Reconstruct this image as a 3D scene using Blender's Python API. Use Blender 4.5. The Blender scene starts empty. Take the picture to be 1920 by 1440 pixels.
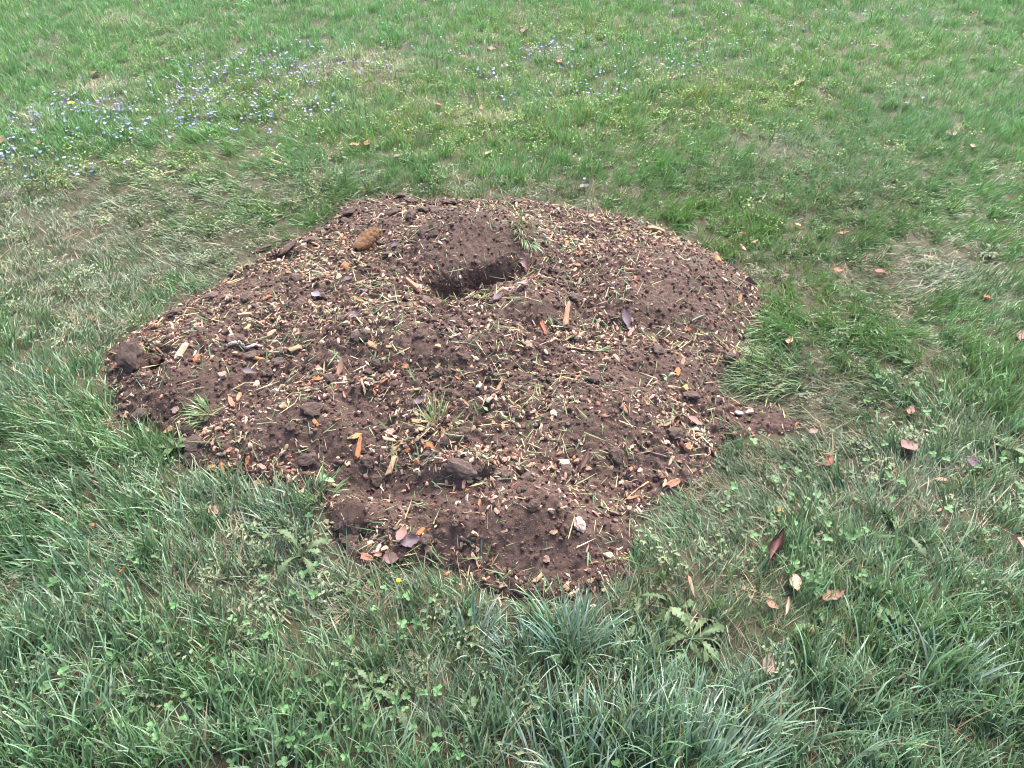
import bpy, math, random
import numpy as np
from mathutils import Matrix, Vector

random.seed(7)
rng = np.random.default_rng(11)
R = math.radians
S = bpy.context.scene
COL = S.collection

# ------------------------------------------------------------------ camera
CAM_H, PITCH, LENS = 1.55, 40.0, 27.04
cam_data = bpy.data.cameras.new('camera')
cam_data.lens = LENS
cam_data.sensor_width = 36
cam_data.clip_start = 0.02
cam_data.clip_end = 600
cam = bpy.data.objects.new('camera', cam_data)
cam.location = (0, 0, CAM_H)
cam.rotation_euler = (R(90 - PITCH), 0, 0)
COL.objects.link(cam)
S.camera = cam

# ------------------------------------------------------------------ light
SUN_EL, SUN_AZ = 56.0, 25.0          # azimuth clockwise from +Y (away from the viewer)
world = bpy.data.worlds.new('World')
S.world = world
world.use_nodes = True
wn = world.node_tree.nodes
sky = wn.new('ShaderNodeTexSky')
sky.sky_type = 'NISHITA'
sky.sun_disc = False
sky.sun_elevation = R(SUN_EL)
sky.sun_rotation = R(SUN_AZ)
sky.air_density = 1.0
sky.dust_density = 5.0
sky.ozone_density = 0.6
bg = wn['Background']
bg.inputs['Strength'].default_value = 0.12
world.node_tree.links.new(sky.outputs[0], bg.inputs['Color'])
sd = bpy.data.lights.new('sun', 'SUN')
sd.energy = 1.5
sd.angle = R(32)
sd.color = (1.0, 0.97, 0.93)
sun = bpy.data.objects.new('sun', sd)
d = Vector((math.sin(R(SUN_AZ)) * math.cos(R(SUN_EL)), math.cos(R(SUN_AZ)) * math.cos(R(SUN_EL)), math.sin(R(SUN_EL))))
sun.rotation_euler = d.to_track_quat('Z', 'Y').to_euler()
sun.location = d * 20
COL.objects.link(sun)
S.view_settings.view_transform = 'Standard'
S.view_settings.look = 'None'
S.view_settings.gamma = 1
S.view_settings.use_curve_mapping = False
S.view_settings.exposure = 2.5
S.render.engine = 'CYCLES'
S.cycles.pixel_filter_type = 'BLACKMAN_HARRIS'
S.cycles.filter_width = 1.0
S.cycles.max_bounces = 6
S.cycles.diffuse_bounces = 3
S.cycles.transmission_bounces = 3

# ------------------------------------------------------------------ maths helpers
FPX = LENS / 36 * 1920
CP, SP = math.cos(R(PITCH)), math.sin(R(PITCH))


def ray(px, py):
    u = (np.asarray(px, float) - 960) / FPX
    v = (720 - np.asarray(py, float)) / FPX
    return np.stack([u, CP + v * SP, -SP + v * CP], -1)


def to_pixel(P):
    P = np.asarray(P, float)
    x, y, z = P[..., 0], P[..., 1], P[..., 2] - CAM_H
    dep = np.maximum(y * CP - z * SP, 1e-3)
    up = y * SP + z * CP
    return 960 + x / dep * FPX, 720 - up / dep * FPX


def _hash(ix, iy, seed):
    h = (ix.astype(np.int64) * 374761393 + iy.astype(np.int64) * 668265263 + seed * 974634777) & 0xFFFFFFFF
    h = ((h ^ (h >> 13)) * 1274126177) & 0xFFFFFFFF
    return (h ^ (h >> 16)) & 0xFFFF


def noise2(x, y, seed=0):
    ix, iy = np.floor(x), np.floor(y)
    fx, fy = x - ix, y - iy
    ux, uy = fx * fx * fx * (fx * (fx * 6 - 15) + 10), fy * fy * fy * (fy * (fy * 6 - 15) + 10)
    out = []
    for dx in (0, 1):
        for dy in (0, 1):
            a = _hash(ix + dx, iy + dy, seed) * (2 * math.pi / 65536)
            out.append(np.cos(a) * (fx - dx) + np.sin(a) * (fy - dy))
    n00, n01, n10, n11 = out
    a = n00 + (n10 - n00) * ux
    b = n01 + (n11 - n01) * ux
    return (a + (b - a) * uy) * 1.5


def fbm(x, y, scale, octv=4, seed=0, gain=0.5):
    s, amp, tot = 0, 1.0, 0.0
    for o in range(octv):
        k = 2.03 ** o / scale
        s = s + amp * noise2(x * k + 17.3 * o, y * k - 9.1 * o, seed + o * 31)
        tot += amp
        amp *= gain
    return s / tot


def smooth(a, b, x):
    t = np.clip((x - a) / (b - a), 0, 1)
    return t * t * (3 - 2 * t)


# ------------------------------------------------------------------ heights
def lawn_h(x, y):
    return 0.022 * fbm(x, y, 1.3, 3, 5) + 0.010 * fbm(x, y, 0.35, 2, 9)


OUT = [(650,380),(720,372),(800,376),(870,374),(960,378),(1040,390),(1110,402),(1180,414),(1240,436),(1300,456),(1345,480),
       (1385,510),(1425,548),(1430,580),(1403,620),(1390,660),(1378,690),(1345,718),(1352,745),(1400,757),(1445,762),(1485,785),(1510,803),
       (1470,815),(1420,815),(1370,826),(1345,850),(1330,880),(1290,912),(1240,935),(1205,962),(1190,1000),(1180,1040),(1172,1078),
       (1135,1105),(1090,1118),(1050,1130),(1000,1135),(950,1128),(900,1100),(850,1075),(800,1060),(740,1062),(690,1062),(652,1042),(630,1000),(602,962),
       (575,930),(530,912),(470,902),(400,887),(348,866),(330,832),(300,812),(240,800),(220,770),(206,720),(190,690),(205,662),(250,632),
       (290,602),(350,572),(400,547),(440,517),(470,492),(520,467),(580,442),(620,416)]


def flat_points(pts, z=0.0):
    p = np.array(pts, float)
    r = ray(p[:, 0], p[:, 1])
    t = (z - CAM_H) / r[:, 2]
    return r[:, :2] * t[:, None]


def signed_dist(poly, X, Y):
    best = np.full(X.shape, 1e9)
    inside = np.zeros(X.shape, bool)
    n = len(poly)
    for i in range(n):
        ax, ay = poly[i]
        bx, by = poly[(i + 1) % n]
        ex, ey = bx - ax, by - ay
        t = np.clip(((X - ax) * ex + (Y - ay) * ey) / (ex * ex + ey * ey), 0, 1)
        dd = (X - ax - ex * t) ** 2 + (Y - ay - ey * t) ** 2
        best = np.minimum(best, dd)
        if abs(ey) > 1e-12:
            cond = ((ay > Y) != (by > Y)) & (X < (bx - ax) * (Y - ay) / (by - ay) + ax)
            inside ^= cond
    return np.where(inside, 1, -1) * np.sqrt(best)


POLY = flat_points(OUT)
GX0, GX1 = POLY[:, 0].min() - 0.15, POLY[:, 0].max() + 0.15
GY0, GY1 = POLY[:, 1].min() - 0.15, POLY[:, 1].max() + 0.15
GS = 0.0042
gx = np.arange(GX0, GX1, GS)
gy = np.arange(GY0, GY1, GS)
GX, GY = np.meshgrid(gx, gy)
SDG = signed_dist(POLY, GX, GY) + 0.022 * fbm(GX, GY, 0.11, 3, 77)


def grid_at(G, x, y, outside):
    x, y = np.asarray(x, float), np.asarray(y, float)
    u, v = (x - GX0) / GS, (y - GY0) / GS
    ok = (u >= 0) & (v >= 0) & (u < len(gx) - 1.001) & (v < len(gy) - 1.001)
    uu, vv = np.where(ok, u, 0), np.where(ok, v, 0)
    i, j = uu.astype(int), vv.astype(int)
    fu, fv = uu - i, vv - j
    g = (G[j, i] * (1 - fu) + G[j, i + 1] * fu) * (1 - fv) + (G[j + 1, i] * (1 - fu) + G[j + 1, i + 1] * fu) * fv
    return np.where(ok, g, outside)


def sdf(x, y):
    return grid_at(SDG, x, y, -0.3)


t_in = np.maximum(SDG, 0)
DOME = 0.19 * (1 - np.exp(-(t_in / 0.50) ** 1.15)) + lawn_h(GX, GY) + np.clip(SDG * 0.6, -0.05, 0.012)
HG = DOME.copy()


def ground_z(x, y):
    x, y = np.asarray(x, float), np.asarray(y, float)
    l = lawn_h(x, y)
    return np.maximum(l, grid_at(HG, x, y, -9.0))


def hit(px, py):
    """pixel of the photograph -> the point of the ground seen there"""
    r = ray(px, py)
    z = np.zeros(r.shape[:-1]) + 0.05
    for _ in range(25):
        t = (z - CAM_H) / np.minimum(r[..., 2], -1e-3)
        P = r * t[..., None]
        z = 0.5 * z + 0.5 * ground_z(P[..., 0], P[..., 1])
    P[..., 2] = ground_z(P[..., 0], P[..., 1])
    return P


def px_size(px, py):
    P = hit(px, py)
    dist = math.sqrt(P[0] ** 2 + P[1] ** 2 + (P[2] - CAM_H) ** 2)
    dep = math.asin((CAM_H - P[2]) / dist)
    return P, dist / FPX, dist / FPX / math.sin(dep)


# humps and hollows of the heap: (px, py, half width, half depth away, half depth towards, height)
BUMPS = [(890,452,74,40,24,.105),(822,472,46,30,24,.045),(955,440,38,26,24,.045),(858,536,42,13,11,-.125),(920,506,50,10,9,-.065),
         (1005,580,50,28,22,.062),(790,650,95,38,24,.055),(320,705,70,40,34,.055),(286,664,18,14,10,-.12),(505,486,34,9,7,-.10),
         (470,512,40,10,10,.02),(1265,535,95,55,44,.055),(955,985,115,44,36,.055),(720,905,56,26,20,-.06),(858,884,60,14,12,.045),
         (560,800,90,40,32,.04),(1110,775,90,40,36,.035),(650,965,28,16,10,.06),(660,1006,26,13,9,-.07),(1445,790,52,14,12,-.02),
         (1240,690,60,24,22,.03),(430,570,60,20,20,.025),(700,735,60,20,14,.03),(1160,560,40,20,20,.02),(640,610,80,30,30,.025),(360,838,26,12,8,.022)]
for (bx, by, sx, sb, sf, hh) in BUMPS:
    P, mx, my = px_size(bx, by)
    dx, dy = GX - P[0], GY - P[1]
    wob = 1 + 0.25 * fbm(GX, GY, 0.12, 2, int(bx))
    e = (dx / (sx * mx)) ** 2 + np.where(dy > 0, dy / (sb * my), dy / (sf * my)) ** 2
    HG += hh * np.exp(-0.5 * np.maximum(e, 0) ** 1.15 * wob) * smooth(-0.02, 0.10, SDG)

# parts of the heap that are fine sifted soil (few chips): (px, py, rx, ry, weight)
SIFTED = [(365,720,90,60,1),(580,800,125,50,1),(720,915,100,45,1),(985,1000,165,70,1),(1290,540,125,80,1),(1110,790,105,60,.9),(885,460,105,65,1),
          (1010,575,70,40,.9),(800,660,90,36,.9),(1240,700,105,40,.9),(450,545,70,28,.9),(650,975,45,45,1),(1450,785,70,24,1),(860,520,65,30,1),
          (690,400,80,26,.9),(1180,480,70,30,.5),(340,850,40,28,.9),(1180,880,70,40,.5),(560,640,60,26,.5)]


def ell(px, py, lst):
    out = np.zeros(np.shape(px))
    for (ex, ey, rx, ry, w) in lst:
        q = ((px - ex) / rx) ** 2 + ((py - ey) / ry) ** 2
        out = np.maximum(out, w * np.exp(-0.5 * q ** 1.4))
    return out


PXG, PYG = to_pixel(np.stack([GX, GY, HG], -1))
SIFTG = ell(PXG, PYG, SIFTED)
rough = (1 - 0.80 * SIFTG) * smooth(-0.03, 0.05, SDG)
lump = np.abs(fbm(GX, GY, 0.055, 3, 21))
HG += rough * (0.030 * (0.25 - lump) + 0.018 * fbm(GX, GY, 0.028, 3, 22)) + 0.007 * fbm(GX, GY, 0.013, 2, 23) * smooth(-0.03, 0.03, SDG)
HG += 0.014 * fbm(GX, GY, 0.16, 2, 25) * smooth(0, 0.1, SDG)
HG = np.where(SDG < -0.045, np.minimum(HG, lawn_h(GX, GY) - 0.03), HG)


WARPS = []
for (wx, wy, rx_, ry_, am) in [(905,472,62,20,.060),(850,505,34,14,.035),(652,972,24,10,.03),(1002,590,36,12,.02),(790,662,70,12,.015)]:
    P, mx, my = px_size(wx, wy)
    WARPS.append((P[0], P[1], rx_ * mx, ry_ * my, am))


def warp(P):
    """undercut faces: the crest of a hump leans out over the hollow before it"""
    P = np.array(P, float)
    d_ = 0
    for (cx, cy, rx_, ry_, am) in WARPS:
        d_ = d_ + am * np.exp(-((P[..., 0] - cx) / rx_) ** 2 - ((P[..., 1] - cy) / ry_) ** 2)
    P[..., 1] = P[..., 1] - d_
    return P


def sift(x, y):
    return grid_at(SIFTG, x, y, 0)


def normal_at(P, e=0.012):
    x, y = P[..., 0], P[..., 1]
    nx = ground_z(x - e, y) - ground_z(x + e, y)
    ny = ground_z(x, y - e) - ground_z(x, y + e)
    n = np.stack([nx, ny, np.full(np.shape(nx), 2 * e)], -1)
    return n / np.linalg.norm(n, axis=-1, keepdims=True)


# ------------------------------------------------------------------ materials
def mat(name):
    m = bpy.data.materials.new(name)
    m.use_nodes = True
    nt = m.node_tree
    return m, nt, nt.nodes['Principled BSDF'], nt.nodes['Material Output']


def nd(nt, typ, **kw):
    n = nt.nodes.new(typ)
    for k, v in kw.items():
        if k in n.inputs:
            n.inputs[k].default_value = v
        else:
            setattr(n, k, v)
    return n


def mixc(nt, f, a, b, blend='MIX'):
    n = nt.nodes.new('ShaderNodeMix')
    n.data_type = 'RGBA'
    n.blend_type = blend
    for sock, v in ((n.inputs[0], f), (n.inputs[6], a), (n.inputs[7], b)):
        if hasattr(v, 'links'):
            nt.links.new(v, sock)
        else:
            sock.default_value = v if not isinstance(v, tuple) else (*v[:3], 1)
    return n.outputs[2]


def ramp(nt, f, stops):
    n = nt.nodes.new('ShaderNodeValToRGB')
    nt.links.new(f, n.inputs[0])
    el = n.color_ramp.elements
    while len(el) < len(stops):
        el.new(0.5)
    for e, (p, c) in zip(el, stops):
        e.position = p
        e.color = (*c, 1) if len(c) == 3 else c
    return n.outputs[0]


def noise_node(nt, vec, scale, detail=5, rough=0.6):
    n = nd(nt, 'ShaderNodeTexNoise')
    n.inputs['Scale'].default_value = scale
    n.inputs['Detail'].default_value = detail
    n.inputs['Roughness'].default_value = rough
    if vec is not None:
        nt.links.new(vec, n.inputs['Vector'])
    return n.outputs['Fac']


def bump(nt, bsdf, h, strength, dist):
    b = nd(nt, 'ShaderNodeBump')
    b.inputs['Strength'].default_value = strength
    b.inputs['Distance'].default_value = dist
    nt.links.new(h, b.inputs['Height'])
    nt.links.new(b.outputs[0], bsdf.inputs['Normal'])


def soil_material(name, kind):
    m, nt, b, o = mat(name)
    geo = nd(nt, 'ShaderNodeNewGeometry').outputs['Position']
    n1 = noise_node(nt, geo, 9, 6, .6)
    n2 = noise_node(nt, geo, 120, 6, .7)
    n3 = noise_node(nt, geo, 420, 3, .6)
    if kind == 'heap':
        c = ramp(nt, n1, [(.30, (.040, .021, .0155)), (.52, (.062, .033, .0255)), (.72, (.088, .052, .042))])
        c = mixc(nt, n2, mixc(nt, .5, c, (.018, .010, .007)), mixc(nt, .3, c, (.115, .072, .054)))
        speck = ramp(nt, n3, [(.66, (0, 0, 0)), (.74, (1, 1, 1))])
        c = mixc(nt, speck, c, (.20, .115, .072))
    else:
        c = ramp(nt, n1, [(.30, (.022, .020, .010)), (.55, (.038, .034, .016)), (.75, (.058, .044, .024))])
        c = mixc(nt, n2, mixc(nt, .5, c, (.028, .024, .013)), mixc(nt, .3, c, (.10, .08, .045)))
        v = nd(nt, 'ShaderNodeVectorMath', operation='LENGTH')
        nt.links.new(geo, v.inputs[0])
        far = ramp(nt, nd(nt, 'ShaderNodeMapRange').outputs[0], [(0, (0, 0, 0)), (1, (1, 1, 1))])
        mr = [x for x in nt.nodes if x.type == 'MAP_RANGE'][-1]
        nt.links.new(v.outputs['Value'], mr.inputs[0])
        mr.inputs[1].default_value, mr.inputs[2].default_value = 9, 15
        c = mixc(nt, far, c, mixc(nt, n1, (.055, .11, .022), (.085, .15, .035)))
    nt.links.new(c, b.inputs['Base Color'])
    b.inputs['Roughness'].default_value = .82
    b.inputs['Specular IOR Level'].default_value = .35
    add = nd(nt, 'ShaderNodeMath', operation='MULTIPLY_ADD')
    nt.links.new(n3, add.inputs[0])
    add.inputs[1].default_value = .45
    nt.links.new(n2, add.inputs[2])
    bump(nt, b, add.outputs[0], .9, .006)
    return m


SOIL = soil_material('soil', 'heap')
TURF = soil_material('lawn_soil', 'lawn')


def tinted(name, attr_type, attr, vary, rough=.5, spec=.4, transl=0.0, fibre=False, dry=None, sheen=None):
    """one material for many pieces; the colour of each piece comes from its own attribute"""
    m, nt, b, o = mat(name)
    if attr_type == 'COLOR':
        base = nd(nt, 'ShaderNodeObjectInfo').outputs['Color']
    else:
        a = nd(nt, 'ShaderNodeAttribute', attribute_type=attr_type, attribute_name=attr)
        base = a.outputs['Color']
    bv = nd(nt, 'ShaderNodeAttribute', attribute_type='GEOMETRY', attribute_name='piece').outputs['Fac']
    hv = nd(nt, 'ShaderNodeHueSaturation')
    mr = nd(nt, 'ShaderNodeMapRange')
    nt.links.new(bv, mr.inputs[0])
    mr.inputs[3].default_value, mr.inputs[4].default_value = 1 - vary, 1 + vary
    nt.links.new(mr.outputs[0], hv.inputs['Value'])
    mh = nd(nt, 'ShaderNodeMapRange')
    fr = nd(nt, 'ShaderNodeMath', operation='FRACT')
    mu = nd(nt, 'ShaderNodeMath', operation='MULTIPLY')
    mu.inputs[1].default_value = 7.31
    nt.links.new(bv, mu.inputs[0])
    nt.links.new(mu.outputs[0], fr.inputs[0])
    nt.links.new(fr.outputs[0], mh.inputs[0])
    mh.inputs[3].default_value, mh.inputs[4].default_value = .5 - vary * .05, .5 + vary * .05
    nt.links.new(mh.outputs[0], hv.inputs['Hue'])
    nt.links.new(base, hv.inputs['Color'])
    c = hv.outputs[0]
    if dry:
        f2 = nd(nt, 'ShaderNodeMath', operation='MULTIPLY')
        f2.inputs[1].default_value = 13.7
        nt.links.new(bv, f2.inputs[0])
        f3 = nd(nt, 'ShaderNodeMath', operation='FRACT')
        nt.links.new(f2.outputs[0], f3.inputs[0])
        r = ramp(nt, f3.outputs[0], [(dry[0], (0, 0, 0)), (dry[0] + .03, (1, 1, 1))])
        c = mixc(nt, r, c, dry[1])
    if fibre:
        tc = nd(nt, 'ShaderNodeTexCoord').outputs['Object']
        mp = nd(nt, 'ShaderNodeMapping')
        mp.inputs['Scale'].default_value = (3, 26, 26)
        nt.links.new(tc, mp.inputs['Vector'])
        f = noise_node(nt, mp.outputs[0], 1.0, 5, .7)
        c = mixc(nt, ramp(nt, f, [(.3, (.45, .45, .45)), (.6, (1, 1, 1))]), mixc(nt, .55, c, (.05, .028, .018)), c)
        bump(nt, b, f, .6, .02)
    nt.links.new(c, b.inputs['Base Color'])
    b.inputs['Roughness'].default_value = rough
    b.inputs['Specular IOR Level'].default_value = spec
    if transl:
        t = nd(nt, 'ShaderNodeBsdfTranslucent')
        tcx = mixc(nt, .35, c, (.16, .26, .05)) if transl > .1 else c
        nt.links.new(tcx, t.inputs['Color'])
        mx = nd(nt, 'ShaderNodeMixShader')
        mx.inputs[0].default_value = transl
        nt.links.new(b.outputs[0], mx.inputs[1])
        nt.links.new(t.outputs[0], mx.inputs[2])
        nt.links.new(mx.outputs[0], o.inputs['Surface'])
    return m


GRASS = tinted('grass_blade', 'INSTANCER', 'tint', .50, .40, .5, .28, dry=(.95, (.26, .20, .115)))
GRASS1 = tinted('tuft_blade', 'COLOR', '', .25, .40, .55, .25)
THATCH = tinted('dead_grass', 'INSTANCER', 'tint', .4, .7, .25, .12)
SHRED = tinted('wood_shred', 'INSTANCER', 'tint', .25, .6, .3)
CRUMB = tinted('soil_crumb', 'INSTANCER', 'tint', .25, .85, .3)
CHIP = tinted('chip_wood', 'COLOR', '', .15, .58, .3, fibre=True)
LEAFM = tinted('fallen_leaf', 'COLOR', '', .3, .62, .3, .06)
WEED = tinted('weed_leaf', 'COLOR', '', .3, .55, .3, .12)
WEEDI = tinted('ground_cover_leaf', 'INSTANCER', 'tint', .35, .55, .3, .15)
PETAL = tinted('petal', 'COLOR', '', .15, .6, .2, .3)
PETALI = tinted('petal_scatter', 'INSTANCER', 'tint', .15, .6, .2, .3)


def clod_material():
    m, nt, b, o = mat('clod_soil')
    base = nd(nt, 'ShaderNodeObjectInfo').outputs['Color']
    g = nd(nt, 'ShaderNodeNewGeometry').outputs['Position']
    n1, n2 = noise_node(nt, g, 60, 6, .65), noise_node(nt, g, 300, 4, .65)
    c = mixc(nt, n1, mixc(nt, .6, base, (.02, .012, .01)), mixc(nt, .2, base, (.16, .11, .09)))
    nt.links.new(c, b.inputs['Base Color'])
    b.inputs['Roughness'].default_value = .8
    b.inputs['Specular IOR Level'].default_value = .35
    bump(nt, b, n2, .8, .005)
    return m


CLOD = clod_material()

# ------------------------------------------------------------------ mesh helpers
def mesh(name, v, f, m, piece=None, smooth_shade=True):
    me = bpy.data.meshes.new(name)
    me.from_pydata([tuple(map(float, p)) for p in v], [], [tuple(map(int, q)) for q in f])
    if piece is not None:
        a = me.attributes.new('piece', 'FLOAT', 'POINT')
        a.data.foreach_set('value', np.asarray(piece, np.float32))
    if smooth_shade:
        me.polygons.foreach_set('use_smooth', np.ones(len(me.polygons), bool))
    me.materials.append(m)
    me.update()
    return me


def link(name, me, parent=None, color=None, M=None):
    o = bpy.data.objects.new(name, me)
    COL.objects.link(o)
    if parent is not None:
        o.parent = parent
    if M is not None:
        o.matrix_basis = M
    if color is not None:
        o.color = (*color, 1)
    return o


def tag(o, label=None, cat=None, group=None, kind=None):
    for k, v in (('label', label), ('category', cat), ('group', group), ('kind', kind)):
        if v:
            o[k] = v
    return o


def empty(name, loc):
    o = bpy.data.objects.new(name, None)
    o.empty_display_size = .03
    o.location = loc
    COL.objects.link(o)
    return o


def frame_mat(P, N, ang_dir, sx, sy, sz, roll=0.0, tiltx=0.0):
    """local x along ang_dir on the surface, local z along the surface normal"""
    z = Vector(N).normalized()
    x = Vector(ang_dir)
    x = (x - z * x.dot(z)).normalized()
    y = z.cross(x)
    M = Matrix(((x.x, y.x, z.x), (x.y, y.y, z.y), (x.z, y.z, z.z)))
    M = M @ Matrix.Rotation(tiltx, 3, 'Y') @ Matrix.Rotation(roll, 3, 'X') @ Matrix.Diagonal((sx, sy, sz))
    M = M.to_4x4()
    M.translation = Vector(P)
    return M


def place_px(px, py, length_px, ang):
    """world point, normal, direction and length of something length_px long at ang degrees in the photograph"""
    P = hit(px, py)
    a = R(ang)
    q = 6.0
    A = hit(px - q * math.cos(a), py + q * math.sin(a))
    B = hit(px + q * math.cos(a), py - q * math.sin(a))
    dist = math.sqrt(P[0] ** 2 + P[1] ** 2 + (P[2] - CAM_H) ** 2)
    mpp = dist / FPX
    dflat = ray(px + q * math.cos(a), py - q * math.sin(a))
    t = (P[2] - CAM_H) / dflat[2]
    D = dflat * t - np.array([P[0], P[1], P[2] - CAM_H])
    L = float(np.linalg.norm(D) / q) * length_px
    L = min(L, mpp * length_px * 1.9)
    N = normal_at(P[None], .02)[0]
    return P, N, D, L, mpp


# ------------------------------------------------------------------ scatter through geometry nodes (stuff only)
def scatter(name, sources, P, E, SC, idx, tint):
    me = bpy.data.meshes.new(name)
    me.vertices.add(len(P))
    me.vertices.foreach_set('co', np.asarray(P, np.float32).ravel())
    for nm, ty, key, arr in (('rot', 'FLOAT_VECTOR', 'vector', E), ('scl', 'FLOAT_VECTOR', 'vector', SC), ('idx', 'INT', 'value', idx)):
        a = me.attributes.new(nm, ty, 'POINT')
        a.data.foreach_set(key, np.asarray(arr, np.int32 if ty == 'INT' else np.float32).ravel())
    a = me.attributes.new('tint', 'FLOAT_COLOR', 'POINT')
    a.data.foreach_set('color', np.concatenate([tint, np.ones((len(P), 1))], 1).astype(np.float32).ravel())
    o = link(name, me)
    me.materials.append(sources[0].materials[0])
    ng = bpy.data.node_groups.new(name + '_scatter', 'GeometryNodeTree')
    ng.interface.new_socket('Geometry', in_out='INPUT', socket_type='NodeSocketGeometry')
    ng.interface.new_socket('Geometry', in_out='OUTPUT', socket_type='NodeSocketGeometry')
    L = ng.links.new
    gi, go = ng.nodes.new('NodeGroupInput'), ng.nodes.new('NodeGroupOutput')
    join = ng.nodes.new('GeometryNodeJoinGeometry')
    for sm in reversed(sources):
        so = bpy.data.objects.new(name + '_piece', sm)
        oi = ng.nodes.new('GeometryNodeObjectInfo')
        oi.inputs['Object'].default_value = so
        oi.inputs['As Instance'].default_value = False
        g2i = ng.nodes.new('GeometryNodeGeometryToInstance')
        L(oi.outputs['Geometry'], g2i.inputs[0])
        L(g2i.outputs[0], join.inputs[0])
    iop = ng.nodes.new('GeometryNodeInstanceOnPoints')
    iop.inputs['Pick Instance'].default_value = True

    def at(nm, ty):
        n = ng.nodes.new('GeometryNodeInputNamedAttribute')
        n.data_type = ty
        n.inputs['Name'].default_value = nm
        return n.outputs[0]
    L(gi.outputs[0], iop.inputs['Points'])
    L(join.outputs[0], iop.inputs['Instance'])
    L(at('idx', 'INT'), iop.inputs['Instance Index'])
    e2r = ng.nodes.new('FunctionNodeEulerToRotation')
    L(at('rot', 'FLOAT_VECTOR'), e2r.inputs[0])
    L(e2r.outputs[0], iop.inputs['Rotation'])
    L(at('scl', 'FLOAT_VECTOR'), iop.inputs['Scale'])
    L(iop.outputs[0], go.inputs[0])
    md = o.modifiers.new('scatter', 'NODES')
    md.node_group = ng
    o['kind'] = 'stuff'
    return o


def eulers(yaw, tdir, tang, N=None):
    """yaw about z, then a tilt of tang radians towards the compass direction tdir, then onto the normal"""
    n = len(yaw)
    cy, sy = np.cos(yaw), np.sin(yaw)
    Z = np.zeros(n)
    O = np.ones(n)
    Ry = np.stack([np.stack([cy, -sy, Z], -1), np.stack([sy, cy, Z], -1), np.stack([Z, Z, O], -1)], 1)

    def axis_rot(ax, ay, az, an):
        c, s = np.cos(an), np.sin(an)
        t = 1 - c
        return np.stack([np.stack([t * ax * ax + c, t * ax * ay - s * az, t * ax * az + s * ay], -1),
                         np.stack([t * ax * ay + s * az, t * ay * ay + c, t * ay * az - s * ax], -1),
                         np.stack([t * ax * az - s * ay, t * ay * az + s * ax, t * az * az + c], -1)], 1)
    Rt = axis_rot(-np.sin(tdir), np.cos(tdir), Z, tang)
    M = Rt @ Ry
    if N is not None:
        h = np.hypot(N[:, 0], N[:, 1]) + 1e-9
        M = axis_rot(-N[:, 1] / h, N[:, 0] / h, Z, np.arctan2(h, N[:, 2])) @ M
    y = np.arcsin(np.clip(-M[:, 2, 0], -1, 1))
    return np.stack([np.arctan2(M[:, 2, 1], M[:, 2, 2]), y, np.arctan2(M[:, 1, 0], M[:, 0, 0])], -1)


# ------------------------------------------------------------------ ground
def grid_mesh(name, xs, ys, zf, m):
    X, Y = np.meshgrid(xs, ys)
    Z = zf(X, Y)
    nx, ny = len(xs), len(ys)
    me = bpy.data.meshes.new(name)
    i = np.arange(nx * ny).reshape(ny, nx)
    F = np.stack([i[:-1, :-1], i[:-1, 1:], i[1:, 1:], i[1:, :-1]], -1).reshape(-1, 4)
    fill_mesh(me, np.stack([X, Y, Z], -1).reshape(-1, 3), F)
    me.materials.append(m)
    return me


def fill_mesh(me, V, F):
    me.vertices.add(len(V))
    me.vertices.foreach_set('co', V.astype(np.float32).ravel())
    me.loops.add(F.size)
    me.loops.foreach_set('vertex_index', F.astype(np.int32).ravel())
    me.polygons.add(len(F))
    me.polygons.foreach_set('loop_start', np.arange(0, F.size, 4, dtype=np.int32))
    me.polygons.foreach_set('use_smooth', np.ones(len(F), bool))
    me.update(calc_edges=True)
    me.validate()


xs = np.concatenate([[-300, -150, -80, -40, -20], np.arange(-10, 10.01, .06), [20, 40, 80, 150, 300]])
ys = np.concatenate([[-200, -80, -30, -10], np.arange(-2, 13.01, .06), [20, 35, 60, 120, 220, 400]])


def under_heap(X, Y):
    s = sdf(X, Y)
    return lawn_h(X, Y) * np.clip(1.6 - np.hypot(X, Y) / 20, 0, 1) - 0.05 * smooth(0.04, 0.15, s)


tag(link('lawn', grid_mesh('lawn', xs, ys, under_heap, TURF)), kind='structure')

# the heap itself
keep = SDG > -0.05
i = np.arange(GX.size).reshape(GX.shape)
Fq = np.stack([i[:-1, :-1], i[:-1, 1:], i[1:, 1:], i[1:, :-1]], -1)
km = keep[:-1, :-1] & keep[:-1, 1:] & keep[1:, 1:] & keep[1:, :-1]
Fq = Fq[km]
used, inv = np.unique(Fq.ravel(), return_inverse=True)
V = warp(np.stack([GX.ravel(), GY.ravel(), HG.ravel()], -1)[used])
hm = bpy.data.meshes.new('soil_mound')
fill_mesh(hm, V, inv.reshape(-1, 4))
hm.materials.append(SOIL)
heap = tag(link('soil_mound', hm), 'low dome of dark brown soil littered with wood chips in the middle of the lawn', 'soil mound')

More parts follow.
